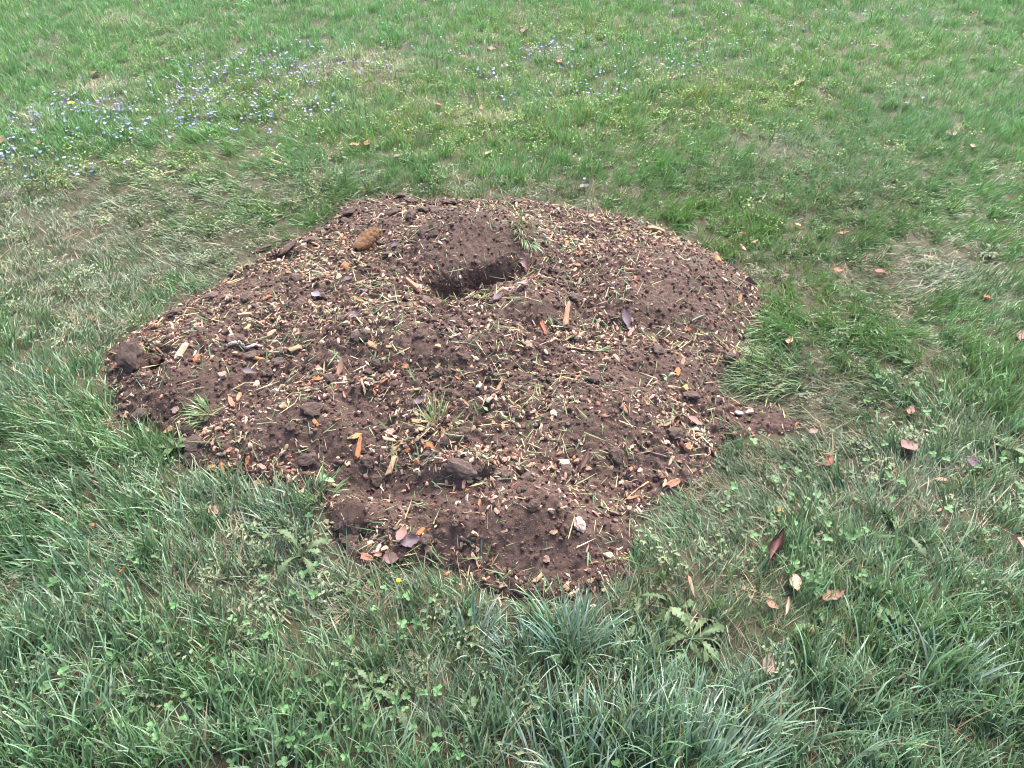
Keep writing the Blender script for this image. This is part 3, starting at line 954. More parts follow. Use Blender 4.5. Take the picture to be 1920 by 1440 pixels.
random.seed(5)
BIG = 'larger pieces of chipped wood on the mound'
for a in [
    (343,661,36,.42,50,'block','pale','knobbly pale yellow wood chunk on the smooth left hump of the mound'),
    (233,681,18,.7,30,'flake','pale','small pale chip at the far left edge beside the dark hole'),
    (246,662,16,.7,60,'block','pink','pinkish wood lump beside the dark hole at the left edge of the mound'),
    (406,598,24,.5,15,'flake','tan','flat pale tan chip near the upper left edge of the mound'),
    (434,627,20,.35,-50,'stick','pale','short pale splinter above the gnarled root on the left flank'),
    (447,638,58,.22,-5,'stick','tan','long tan splintered stick lying along the gnarled root'),
    (488,605,26,.5,10,'flake','salmon','salmon chip upper right of the gnarled root on the left flank'),
    (465,615,24,.3,55,'stick','tan','tan splinter leaning above the gnarled root'),
    (554,654,32,.35,10,'stick','tan','light brown stick chip in the middle of the left flank'),
    (511,627,18,.8,40,'block','tan','rounded tan chunk right of the gnarled root'),
    (459,591,30,.3,5,'stick','tan','thin tan stick close to the upper left edge of the mound'),
    (501,559,20,.5,30,'flake','orange','orange chip in the soil near the upper left edge'),
    (471,576,16,.6,20,'flake','pale','pale cream flake near the upper left edge of the mound'),
    (571,463,17,.8,70,'block','pink','pinkish lump at the end of the trench on the back left edge'),
    (486,674,34,.22,-8,'stick','orange','curved orange stick below the gnarled root'),
    (597,712,30,.4,5,'flake','orange','orange brown flake on the left middle of the mound'),
    (674,566,26,.5,-10,'flake','orange','bright orange flake left of the mound summit'),
    (772,389,19,.6,0,'flake','tan','tan flake at the back edge beside the dark clods'),
    (772,535,48,.22,-38,'stick','salmon','salmon stick slanting beside the dark hollow of the summit hump'),
    (867,568,32,.55,15,'flake','pale','largest pale tan chip just below the dark hollow of the summit hump'),
    (849,563,16,.7,30,'flake','pale','pale chip touching the left of the larger chip below the dark hollow'),
    (1060,594,42,.40,-75,'flake','salmon','tall salmon chip with a split end right of the small hump'),
    (939,546,22,.6,40,'flake','salmon','salmon flake left of the pale purple leaf below the summit'),
    (958,543,22,.7,0,'flake','pink','pinkish curled chip next to the pale purple leaf'),
    (782,606,18,.6,-20,'flake','yellow','yellow chip on the crest of the middle hump'),
    (730,650,16,.7,0,'flake','yellow','yellow tan flake left of the middle hump'),
    (699,648,26,.45,-40,'flake','salmon','shredded salmon sliver left of the middle hump'),
    (890,671,18,.6,-20,'flake','pale','pale flake on the right end of the middle hump'),
    (990,647,20,.8,0,'flake','pink','pinkish flake below the small hump with exposed orange wood'),
    (760,689,18,.7,10,'block','orange','orange chunk under the front of the middle hump'),
    (821,690,18,.4,60,'stick','salmon','salmon splinter standing out of the middle hump front'),
    (1228,431,46,.30,-6,'flake','salmon','large salmon slab at the back right edge against the grass'),
    (1345,487,16,.8,80,'flake','orange','orange chip at the upper right edge of the mound'),
    (1384,522,24,.7,10,'block','pale','pale cluster chip at the right edge beside a dark leaf'),
    (1358,525,16,.6,-10,'flake','pale','small pale chip on the right edge left of the pale cluster chip'),
    (1155,671,20,.6,-50,'flake','pink','pale pink chip on the right middle of the mound'),
    (1084,707,16,.7,-20,'flake','salmon','small salmon chip near the dark round clod in the middle right'),
    (1282,729,18,.8,30,'block','yellow','yellowish rounded chip toward the right edge of the mound'),
    (1269,698,18,.7,60,'flake','orange','orange chip on the lower right hump of the mound'),
    (1227,640,14,.7,20,'flake','orange','small orange chip on the right flank above the grey lump'),
    (664,819,32,.45,15,'flake','yellow','yellow orange chip topping the group of big chips at the front left'),
    (672,842,46,.25,80,'stick','orange','upright orange stick in the group of big chips at the front left'),
    (687,868,30,.45,-45,'flake','salmon','salmon chip at the lower end of the orange stick'),
    (742,841,32,.5,30,'flake','yellow','yellow tan chip right of the orange stick'),
    (735,872,42,.28,55,'stick','tan','tan bark edged stick slanting in the group of big chips'),
    (730,825,32,.25,-5,'stick','pale','pale splinter lying above the yellow tan chip'),
    (653,869,14,.8,0,'flake','pale','pale flake at the left of the front chip group'),
    (732,810,22,.7,20,'flake','pink','pinkish shredded flake above the front chip group'),
    (806,838,22,.7,-20,'block','orange','orange broken chunk left of the brown bark slab'),
    (765,845,14,.8,0,'block','orange','small orange block between the front chip group and the bark slab'),
    (1058,868,30,.5,-5,'flake','pale','pale tan chip left of the dark folded leaf on the front right'),
    (1103,879,16,.8,20,'flake','tan','tan chip right below the dark folded leaf'),
    (1075,860,14,.6,60,'flake','orange','small orange chip between the pale chip and the folded leaf'),
    (780,790,22,.5,-10,'flake','yellow','bright yellow chip left of the green grass tuft on the mound'),
    (801,782,22,.4,-55,'flake','pink','pink flake leaning by the yellow chip and the grass tuft'),
    (899,723,14,.8,40,'flake','white','whitish chip in the middle of the mound near the upright dark leaf'),
    (918,750,16,.6,30,'flake','white','white chip below the upright dark leaf'),
    (1038,775,18,.7,-10,'flake','white','cream white flake right of the centre of the mound'),
    (912,846,24,.5,65,'flake','pink','pinkish flake right of the bark slab'),
    (972,871,16,.6,0,'flake','pink','pale pink chip on the front of the mound right of the bark slab'),
    (928,869,18,.5,-20,'flake','salmon','salmon chip just right of the bark slab end'),
    (1038,997,18,.6,15,'flake','tan','tan chip left of the pink stone near the front edge'),
    (1141,1041,20,.8,20,'flake','pale','pale round flake at the front right edge of the mound'),
    (790,997,26,.4,35,'flake','orange','orange chip above the purple leaves at the front edge'),
    (756,988,32,.4,-12,'flake','tan','tan chip dusted with soil above the purple leaves at the front'),
    (688,1045,32,.55,-20,'flake','salmon','salmon orange chip at the front left edge of the mound'),
    (733,1043,24,.6,-40,'flake','salmon','salmon flake half buried beside the purple leaves'),
    (803,1030,18,.8,0,'flake','tan','tan curl right of the purple leaves at the front edge'),
    (1010,1083,32,.3,38,'stick','tan','tan pointed stick at the near front edge of the mound'),
    (1024,1049,16,.9,40,'block','pink','pink chunk standing at the near front edge of the mound'),
    (1262,906,34,.5,25,'flake','salmon','large soil flecked salmon chip at the lower right edge by the grass'),
    (1258,862,20,.5,70,'flake','pale','pale chip pointing up near the lower right edge'),
    (1238,888,16,.5,-40,'flake','tan','tan splinter left of the large soil flecked chip'),
    (1182,880,14,.6,30,'flake','orange','reddish orange chip lower right of the folded leaf'),
    (1170,765,22,.4,-45,'flake','salmon','reddish pink chip right of the centre of the mound'),
    (1185,934,30,.3,10,'stick','salmon','salmon splinter near the lower right edge of the mound'),
    (1385,775,20,.5,0,'flake','white','whitish chip in the bare notch at the right edge'),
    (1404,773,18,.9,30,'flake','pink','dull pink flake in the bare notch at the right edge'),
    (448,745,20,.45,70,'flake','salmon','salmon chip right of the small green tuft on the left'),
    (532,763,18,.9,20,'block','pale','pale round chunk on the left front of the mound'),
    (592,793,20,.4,-60,'flake','orange','orange chip on the smooth front slope of the left side'),
    (418,705,22,.8,10,'block','pink','pinkish fluffy chunk on the left hump near the small green tuft'),
    (482,720,18,.7,40,'flake','pale','pale cream chip in the left middle of the mound'),
    (330,768,22,.6,10,'flake','pink','pink chip near the left front edge of the mound'),
    (234,776,24,.6,-30,'flake','tan','tan chips at the left front edge against the long grass'),
    (318,806,26,.7,20,'flake','salmon','salmon chip at the left front edge beside clay slabs'),
    (418,850,26,.35,5,'flake','pale','pale chip lying on the front left edge above the grass'),
    (420,885,38,.2,75,'stick','orange','thin orange stick standing in the front left edge'),
    (398,878,22,.6,0,'block','yellow','yellow spongy chunk half hidden by grass at the front left edge'),
    (465,865,24,.5,60,'flake','orange','orange tan chip near the front left edge right of the thin stick'),
    (527,870,20,.35,20,'stick','tan','tan splinter pair on the front left of the mound'),
    (485,905,24,.6,0,'flake','tan','tan chip half under the grass at the front left edge'),
    (1478,653,14,1,50,'flake','salmon','salmon flake caught on the grass right of the mound'),
]:
    chip(*a, group=BIG)
LAWNCHIP = 'stray wood chips lying in the lawn'
for a in [
    (1156,382,20,.4,15,'flake','salmon','salmon chip in the grass behind the back edge of the mound'),
    (1391,472,18,.5,-50,'flake','leaftan' if False else 'tan','tan chip in fresh grass off the upper right edge'),
    (1412,462,20,.25,25,'stick','yellow','yellow splinter in fresh grass off the upper right edge'),
    (1495,427,14,.6,-30,'flake','yellow','yellow chip in the grass upper right of the mound'),
    (1762,905,24,.5,0,'flake','tan','flat tan chip in the trampled grass at the far right'),
    (1911,1028,40,.28,-60,'stick','pink','pinkish stick at the right border of the lawn'),
    (1700,1125,14,.9,90,'block','tan','small tan block in the grass on the lower right'),
    (1520,1187,18,.8,70,'flake','tan','tan flake in bluish grass at the lower right'),
    (1735,1096,15,.7,0,'flake','white','white chip in the grass at the lower right'),
    (1293,1107,50,.16,-75,'stick','tan','long thin tan stick in the grass off the front right edge'),
    (1461,963,15,.9,20,'block','yellow','yellow orange chip in the grass right of the mound front'),
    (1444,1124,13,.9,0,'flake','pale','pale chip in the grass by the small brown leaf'),
    (1847,562,20,.5,-25,'flake','orange','orange chip in the grass near the right border'),
    (1307,1276,20,.5,45,'flake','pink','pinkish curl chip above the pale long grass at the bottom'),
    (180,1324,28,.5,20,'flake','salmon','salmon tan chip in the grass at the lower left'),
    (402,968,26,.8,-60,'block','pink','rough pinkish wood lump in the grass off the front left edge'),
    (240,1070,38,.1,45,'stick','orange','thin straw coloured stick in the grass on the left'),
    (516,971,16,.6,20,'flake','red','red chip in the grass off the front left edge'),
    (93,697,14,.6,80,'flake','salmon','small salmon chip in the grass at the left border'),
    (995,1202,24,.4,-45,'flake','yellow','yellow chip caught in the bluish grass at the bottom'),
    (174,988,14,.8,0,'flake','salmon','small salmon crumb of wood in the long grass at the left'),
    (1604,1388,18,.6,60,'flake','tan','tan shredded chip in the grass at the bottom right'),
    (1760,960,12,.7,30,'flake','tan','tan crumb of wood in the trampled grass below the flat tan chip'),
]:
    chip(*a, group=LAWNCHIP, lift=.6)

# many more chips, alike within each flank of the mound
cols = [('tan', 'tan'), ('pale', 'pale cream'), ('salmon', 'salmon'), ('orange', 'orange'), ('pink', 'pinkish'), ('brown', 'dark brown')]
gen = on_heap(185, chip_density, .02)
gpx, gpy = to_pixel(gen)
for q in range(len(gen)):
    if gpx[q] < 0 or gpx[q] > 1920:
        continue
    ck, cw = cols[int(rng.choice(6, p=[.28, .2, .2, .1, .14, .08]))]
    where = ('the back slope' if gpy[q] < 520 else 'the left flank' if gpx[q] < 560 else 'the right flank' if gpx[q] > 1080 else 'the front slope' if gpy[q] > 760 else 'the middle')
    kd = random.choice(['flake', 'flake', 'block', 'stick'])
    chip(gpx[q], gpy[q], random.uniform(9, 17) * (1 if kd != 'stick' else 1.4), {'stick': .2, 'flake': .5, 'block': .7}[kd], random.uniform(0, 180), kd, ck,
         'small %s wood %s %s' % (cw, {'flake': 'flake', 'block': 'chunk', 'stick': 'splinter'}[kd], beside(gpx[q], gpy[q], MARKS)), group='small wood chips strewn over the mound', tilt=random.uniform(-.35, .35))

# ------------------------------------------------------------------ clods, slabs, stones, roots
CLODS = [clod_mesh('clod', 700 + q, CLOD, 3, .45) for q in range(7)]


def clod(px, py, Lpx, ratio, ang, color, label, cat='clod', group='clods of soil on the mound', name='soil_clod', high=.7, sink=.12):
    P, N, D, L, mpp = place_px(px, py, Lpx, ang)
    w = Lpx * ratio * mpp * 1.25
    h = w * high
    M = frame_mat(Vector(P) + Vector(N) * (h * (.38 - sink)), N, D, L, w, h, random.uniform(-.3, .3), random.uniform(-.2, .2))
    o = link(name, random.choice(CLODS), None, C[color] if isinstance(color, str) else color, M)
    return tag(o, label, cat, group)


for a in [
    (772,408,24,.9,0,'soil','dark round clod at the back edge in front of a tan flake'),
    (815,399,24,.8,0,'clay','greyish clod at the back edge right of the dark round one'),
    (735,400,26,.6,20,'soil','low dark clod at the back left edge of the mound'),
    (655,400,26,.6,10,'soil','dark clod at the back left corner beside the drooping grass'),
    (1232,657,28,.6,-20,'clay','grey crumbly lump on the right flank of the mound'),
    (1367,672,26,.7,-20,'soil','dark clod at the right edge below the drooping grass'),
    (1030,714,17,.9,0,(.02,.015,.014),'black round clod in the middle right of the mound'),
    (1114,712,24,.7,0,'soil','brown clod right of the black round clod'),
    (1078,563,30,.7,10,'soil','broad soft clod upper right of the small hump'),
    (1155,855,28,.8,0,'soil','round dark clod right of the folded leaf'),
    (1060,885,24,.8,20,'soil','dark clod under the pale tan chip at the front right'),
    (990,898,28,.8,0,'clay','greyish clod on the front hump'),
    (945,890,26,.8,0,'clay','greyish clod right of the brown bark slab'),
    (1000,950,22,.8,0,'soil','small dark clod on the crest of the front hump'),
    (262,780,36,.5,30,'clay','long greyish clod at the left front edge'),
    (250,672,42,.9,70,'soil','steep dark clod beside the hole at the left edge'),
    (355,808,40,.5,0,'soil','dark clod above the clay slabs at the front left edge'),
    (585,770,46,.5,10,'soil','wide dark clod in the left middle of the mound'),
    (525,680,32,.6,-10,'clay','greyish purple clod on the left flank below the root'),
    (470,668,24,.6,20,'clay','small greyish clod just under the gnarled root'),
    (690,865,26,.7,10,'soil','dark clod behind the salmon chip of the front group'),
    (655,985,42,.75,0,'clay','upright sod clod with a dark hollow at the front left edge'),
    (655,1015,40,.6,10,'soil','dark overhung clod below the upright sod clod'),
    (705,900,24,.7,0,'soil','dark clod in the hollow below the front chip group'),
    (800,1012,22,.8,0,'soil','dark clod right of the purple leaves at the front edge'),
    (1262,815,34,.6,0,'soil','low dark clod near the lower right edge'),
    (1295,745,30,.7,20,'soil','dark clod below the yellowish rounded chip on the right'),
    (1040,610,0,0,0,None,None),
    (540,470,46,.3,25,'soil','long clod forming the rim of the trench on the back left edge'),
    (490,470,40,.3,20,'soil','crumbled clod behind the trench on the back left edge'),
    (585,455,34,.5,10,'clay','wet grey clod at the end of the trench'),
    (395,560,34,.5,30,'clay','wet greyish clod on the upper left edge of the mound'),
    (330,590,34,.5,30,'soil','dark clod by the grass of the upper left edge'),
]:
    if a[-1]:
        clod(*a)
random.seed(8)
gen = on_heap(95, lambda x, y, q: (1 - .8 * sift(x, y)) * smooth(.3, -.4, x - .1), .02)
gpx, gpy = to_pixel(gen)
for q in range(len(gen)):
    where = ('the back slope' if gpy[q] < 520 else 'the left flank' if gpx[q] < 560 else 'the right flank' if gpx[q] > 1080 else 'the front slope' if gpy[q] > 760 else 'the middle')
    cc = random.choice(['soil', 'soil', 'clay'])
    clod(gpx[q], gpy[q], random.uniform(11, 24), random.uniform(.5, .9), random.uniform(-30, 40), cc, 'small %s soil clod %s' % ({'soil': 'dark', 'clay': 'greyish'}[cc], beside(gpx[q], gpy[q], MARKS)), group='small soil clods scattered over the mound')
clod(1084,986,24,.9,30,(.52,.36,.31),'pale pink angular stone near the front edge of the mound','stone',None,'stone',.7,.05)


clod(866,880,62,.42,-18,'clay','brown earthy bark slab lying across the front hollow of the mound','bark slab',None,'bark_slab',.7,.1)
clod(812,850,42,.30,12,'bark','dark brown bark piece behind the earthy bark slab','bark piece',None,'bark_piece',.7,.1)
clod(362,832,48,.45,5,'clay','smooth grey brown clay slab at the front left edge of the mound','clay slab',None,'clay_slab',.45,.15)
clod(362,858,46,.45,15,'soil','broken dark clay slab under the smooth grey one at the front left edge','clay slab',None,'clay_slab',.45,.15)
clod(575,860,42,.45,10,'clay','low grey clay slab on the front left slope','clay slab',None,'clay_slab',.45,.15)


def tube(path, radii, name, m, sides=6, seed=1):
    r = random.Random(seed)
    v, f = [], []
    n = len(path)
    for q, (p, rad) in enumerate(zip(path, radii)):
        a = Vector(path[max(q - 1, 0)])
        b = Vector(path[min(q + 1, n - 1)])
        t = (b - a).normalized()
        u = t.orthogonal().normalized()
        w = t.cross(u)
        for k in range(sides):
            an = 2 * math.pi * k / sides
            rr = rad * r.uniform(.85, 1.15)
            v.append(tuple(Vector(p) + u * math.cos(an) * rr + w * math.sin(an) * rr))
    for q in range(n - 1):
        for k in range(sides):
            k2 = (k + 1) % sides
            f.append((q * sides + k, q * sides + k2, (q + 1) * sides + k2, (q + 1) * sides + k))
    f.append(tuple(range(sides))[::-1])
    f.append(tuple((n - 1) * sides + k for k in range(sides)))
    return mesh(name, v, f, m, [r.random()] * len(v))


def twig(pts, rad, color, label, cat='twig', name='twig', lift=.6, m=CHIP):
    """a twig through pixels of the photograph, lying on the ground"""
    p = np.array(pts, float)
    t = np.linspace(0, len(p) - 1, (len(p) - 1) * 4 + 1)
    q = np.stack([np.interp(t, np.arange(len(p)), p[:, k]) for k in (0, 1)], -1)
    W = hit(q[:, 0], q[:, 1])
    W[:, 2] += rad * lift + .003 * np.abs(np.sin(t * 2.3 + p[0, 0]))
    o0 = W[0].copy()
    me = tube([tuple(w - o0) for w in W], [rad * (1 - .5 * k / len(W)) for k in range(len(W))], name, m, 6, int(p[0, 0]))
    o = link(name, me, None, C[color])
    o.location = o0
    return tag(o, label, cat)


twig([(864,706),(882,700),(900,697),(920,688)], .0022, 'tan', 'thin tan twig in the middle of the mound beside the upright dark leaf')
twig([(1062,652),(1090,657),(1120,660),(1160,650)], .0025, 'tan', 'long curved tan twig right of the middle of the mound')
twig([(1030,705),(1062,702),(1090,700),(1122,696)], .0020, 'tan', 'thin tan twig beside the black round clod')
twig([(709,746),(700,735),(714,722),(727,712)], .0050, 'rust', 'curved reddish brown bark strip in front of the middle hump', 'bark strip', 'bark_strip')
twig([(425,652),(447,643),(462,656),(478,650),(492,652)], .0075, 'grey', 'gnarled pinkish grey root on the left flank of the mound', 'root', 'root')
twig([(820,908),(838,911),(852,912)], .0025, 'tan', 'short tan twig below the earthy bark slab')
twig([(1190,825),(1200,838),(1222,852),(1250,858)], .004, 'bark', 'dark wet twig near the lower right edge of the mound')
twig([(1300,640),(1265,628),(1240,622)], .002, 'bark', 'thin dark twig on the right flank')
twig([(940,560),(985,558),(1020,570)], .0015, 'straw', 'pale root thread over the small hump')
twig([(876,462),(880,475),(879,494)], .0014, 'straw', 'pale rootlet hanging over the face of the summit hump', 'rootlet', 'rootlet')
twig([(1215,905),(1196,918),(1168,942)], .003, 'salmon', 'short salmon twig near the lower right edge')

# exposed orange wood in the small hump
chip(1004,606,44,.40,-58,'flake','orange','exposed piece of rotten orange wood in the face of the small hump','wood piece',None,'rotten_wood',.25,.0)
chip(1018,614,34,.3,-58,'flake','rust','rust red rotten wood sliver beside the exposed orange wood of the small hump','wood piece',None,'rotten_wood',.2,.0)
chip(1000,590,22,.5,-60,'flake','yellow','yellow sliver above the rotten orange wood of the small hump', group=None)

# ------------------------------------------------------------------ conifer cone
def cone_thing(px, py, Lpx, ang):
    P, N, D, L, mpp = place_px(px, py, Lpx, ang)
    rad = L * .21
    root = empty('conifer_cone', tuple(P))
    x = Vector(D).normalized()
    z = Vector(N)
    x = (x - z * x.dot(z)).normalized()
    y = z.cross(x)
    B = Matrix(((x.x, y.x, z.x), (x.y, y.y, z.y), (x.z, y.z, z.z)))
    prof = lambda t: rad * (0.25 + 1.35 * math.sin(math.pi * (.08 + .86 * t)) ** .8) * .62
    core = tube([((t - .5) * L, 0, 0) for t in np.linspace(0, 1, 9)], [prof(t) * .8 for t in np.linspace(0, 1, 9)], 'core', CHIP, 10)
    M0 = Matrix.Translation(Vector(N) * rad * .75) @ B.to_4x4()
    link('core', core, root, (.07, .035, .018), M0)
    sv = [(-.5, -.35, 0), (-.5, .35, 0), (.15, -.5, .10), (.15, .5, .10), (.5, -.22, .02), (.5, .22, .02), (-.1, 0, .26), (.3, 0, .22)]
    sf = [(0, 2, 6), (2, 7, 6), (2, 4, 7), (4, 5, 7), (5, 3, 7), (3, 6, 7), (3, 1, 6), (1, 0, 6)]
    sm = mesh('scale', sv, sf, CHIP, [.5] * 8, False)
    k = 0
    for ring in range(15):
        t = (ring + .5) / 15
        cnt = 9
        for q in range(cnt):
            a = 2 * math.pi * (q + .5 * (ring % 2)) / cnt + .1 * ring
            r_ = prof(t) * .84
            pos = Vector(((t - .5) * L, math.cos(a) * r_, math.sin(a) * r_))
            out = Vector((0, math.cos(a), math.sin(a)))
            ax = Vector((1, 0, 0)) * .82 + out * .60
            ax.normalize()
            nn = (out - ax * out.dot(ax)).normalized()
            yy = nn.cross(ax)
            Ms = Matrix(((ax.x, yy.x, nn.x), (ax.y, yy.y, nn.y), (ax.z, yy.z, nn.z))) @ Matrix.Diagonal((L * .17, rad * .62, rad * .4))
            Ms = Ms.to_4x4()
            Ms.translation = pos
            v_ = random.uniform(.4, 1.2)
            link('scale', sm, root, (.20 * v_, .095 * v_, .04 * v_), M0 @ Ms)
            k += 1
    return tag(root, 'orange brown conifer cone lying on the back left slope of the mound', 'conifer cone')


random.seed(3)
cone_thing(690, 462, 50, 48)

# ------------------------------------------------------------------ fallen leaves
def leaf_mesh(name, kind, seed, m):
    r = random.Random(seed)
    nl, nw = 12, 5
    curl, fold, wave = r.uniform(.2, .9), r.uniform(.1, .5), r.uniform(.02, .06)
    if kind == 'folded':
        fold = 1.5
    v, f, pc = [], [], []
    for i_ in range(nl + 1):
        t = i_ / nl
        w = .5 * (math.sin(math.pi * min(1, t * .97 + .03) ** .8)) ** .85 * .62
        if kind == 'lobed':
            w *= .62 + .38 * abs(math.sin(t * math.pi * 3.5 + .4))
        w = max(w, .012)
        for j in range(nw):
            s_ = (j / (nw - 1) - .5) * 2
            a = abs(s_) * fold
            yy = math.copysign(1, s_) * w * abs(s_) * math.cos(a * .8)
            zz = w * abs(s_) * math.sin(a) + wave * math.sin(t * 9 + s_ * 3 + seed) * abs(s_) + curl * .35 * (t - .5) ** 2 * (1 + .5 * abs(s_))
            v.append((t - .5, yy, zz))
            pc.append(.5 + .25 * math.sin(t * 5 + s_))
    for i_ in range(nl):
        for j in range(nw - 1):
            a = i_ * nw + j
            f.append((a, a + 1, a + nw + 1, a + nw))
    b = len(v)
    for t, rr in ((-.5, .014), (-.62, .012), (-.74, .014)):
        for k in range(4):
            v.append((t, rr * math.cos(k * 1.571), rr * math.sin(k * 1.571) + .06 * curl + (-.5 - t) * .1))
            pc.append(.2)
    for q in range(2):
        for k in range(4):
            f.append((b + q * 4 + k, b + q * 4 + (k + 1) % 4, b + q * 4 + 4 + (k + 1) % 4, b + q * 4 + 4 + k))
    return mesh(name, v, f, m, pc)


LEAVES = {kd: [leaf_mesh('leaf_blade', kd, 900 + 13 * j + q, LEAFM) for q in range(4)] for j, kd in enumerate(('oval', 'lobed', 'folded'))}


def leaf(px, py, Lpx, ratio, ang, kind, color, label, group='fallen leaves', lift=.012, tilt=0.0, roll=0.0, name='fallen_leaf'):
    P, N, D, L, mpp = place_px(px, py, Lpx, ang)
    w = Lpx * ratio * mpp / .6 * (1.6 if kind == 'folded' else 1.0)
    M = frame_mat(Vector(P) + Vector(N) * lift, N, D, L, w, w * .8, roll + random.uniform(-.2, .2), tilt + random.uniform(-.15, .15))
    o = link(name, random.choice(LEAVES[kind]), None, C[color], M)
    return tag(o, label, 'leaf', group)


random.seed(21)
HEAPLEAF = 'dead leaves on the mound'
for a in [
    (984,538,26,.7,10,'oval','lilac','pale purple grey leaf below the summit hump'),
    (984,494,22,.8,-60,'lobed','leafpink','pinkish dead leaf hanging below the green sod tuft'),
    (745,462,16,.7,20,'oval','purple','small purple leaf right of the conifer cone'),
    (936,561,20,.7,30,'oval','purple','dark purple leaf left of the small hump'),
    (656,526,22,.7,20,'lobed','purple','purple leaf on the back left slope'),
    (665,598,30,.6,-10,'oval','purple','purple brown leaf left of the middle hump'),
    (684,553,22,.8,30,'lobed','purple','ragged purple leaf above the bright orange flake'),
    (596,558,20,.7,-30,'oval','lilac','pale purple leaf on the left flank'),
    (1175,602,26,.6,-70,'oval','purple','dark purple leaf on the right flank'),
    (1404,536,28,.4,0,'folded','purple','dark rolled leaf at the right edge of the mound'),
    (1040,553,18,.7,-30,'lobed','purple','small purple leaf between the broad clod and the small hump'),
    (770,1018,40,.7,20,'lobed','purple','large wet purple leaf at the front edge'),
    (755,1005,30,.6,60,'oval','leafpink','pinkish brown leaf behind the large wet purple leaf'),
    (735,1046,30,.7,0,'oval','leafpink','flat pinkish leaf under the grass at the front edge'),
    (1300,795,34,.5,-10,'oval','leafpink','brown red leaf near the notch at the lower right edge'),
    (640,690,24,.5,70,'oval','leafbrown','brown leaf in the left middle of the mound'),
    (790,755,26,.7,20,'lobed','purple','dark purple leaf above the yellow chip and grass tuft'),
    (470,700,26,.5,-5,'oval','purple','purple grey leaf on the left flank below the roots'),
]:
    leaf(*a, group=HEAPLEAF)
leaf(922,697,36,.34,-78,'folded','purple','dark leaf standing upright in the middle of the mound',HEAPLEAF,.012,-.7)
leaf(1093,866,32,.42,70,'folded','leafpink','dark folded leaf standing on the front right of the mound',HEAPLEAF,.014,-.35,.3)
LAWNLEAF = 'fallen leaves in the lawn'
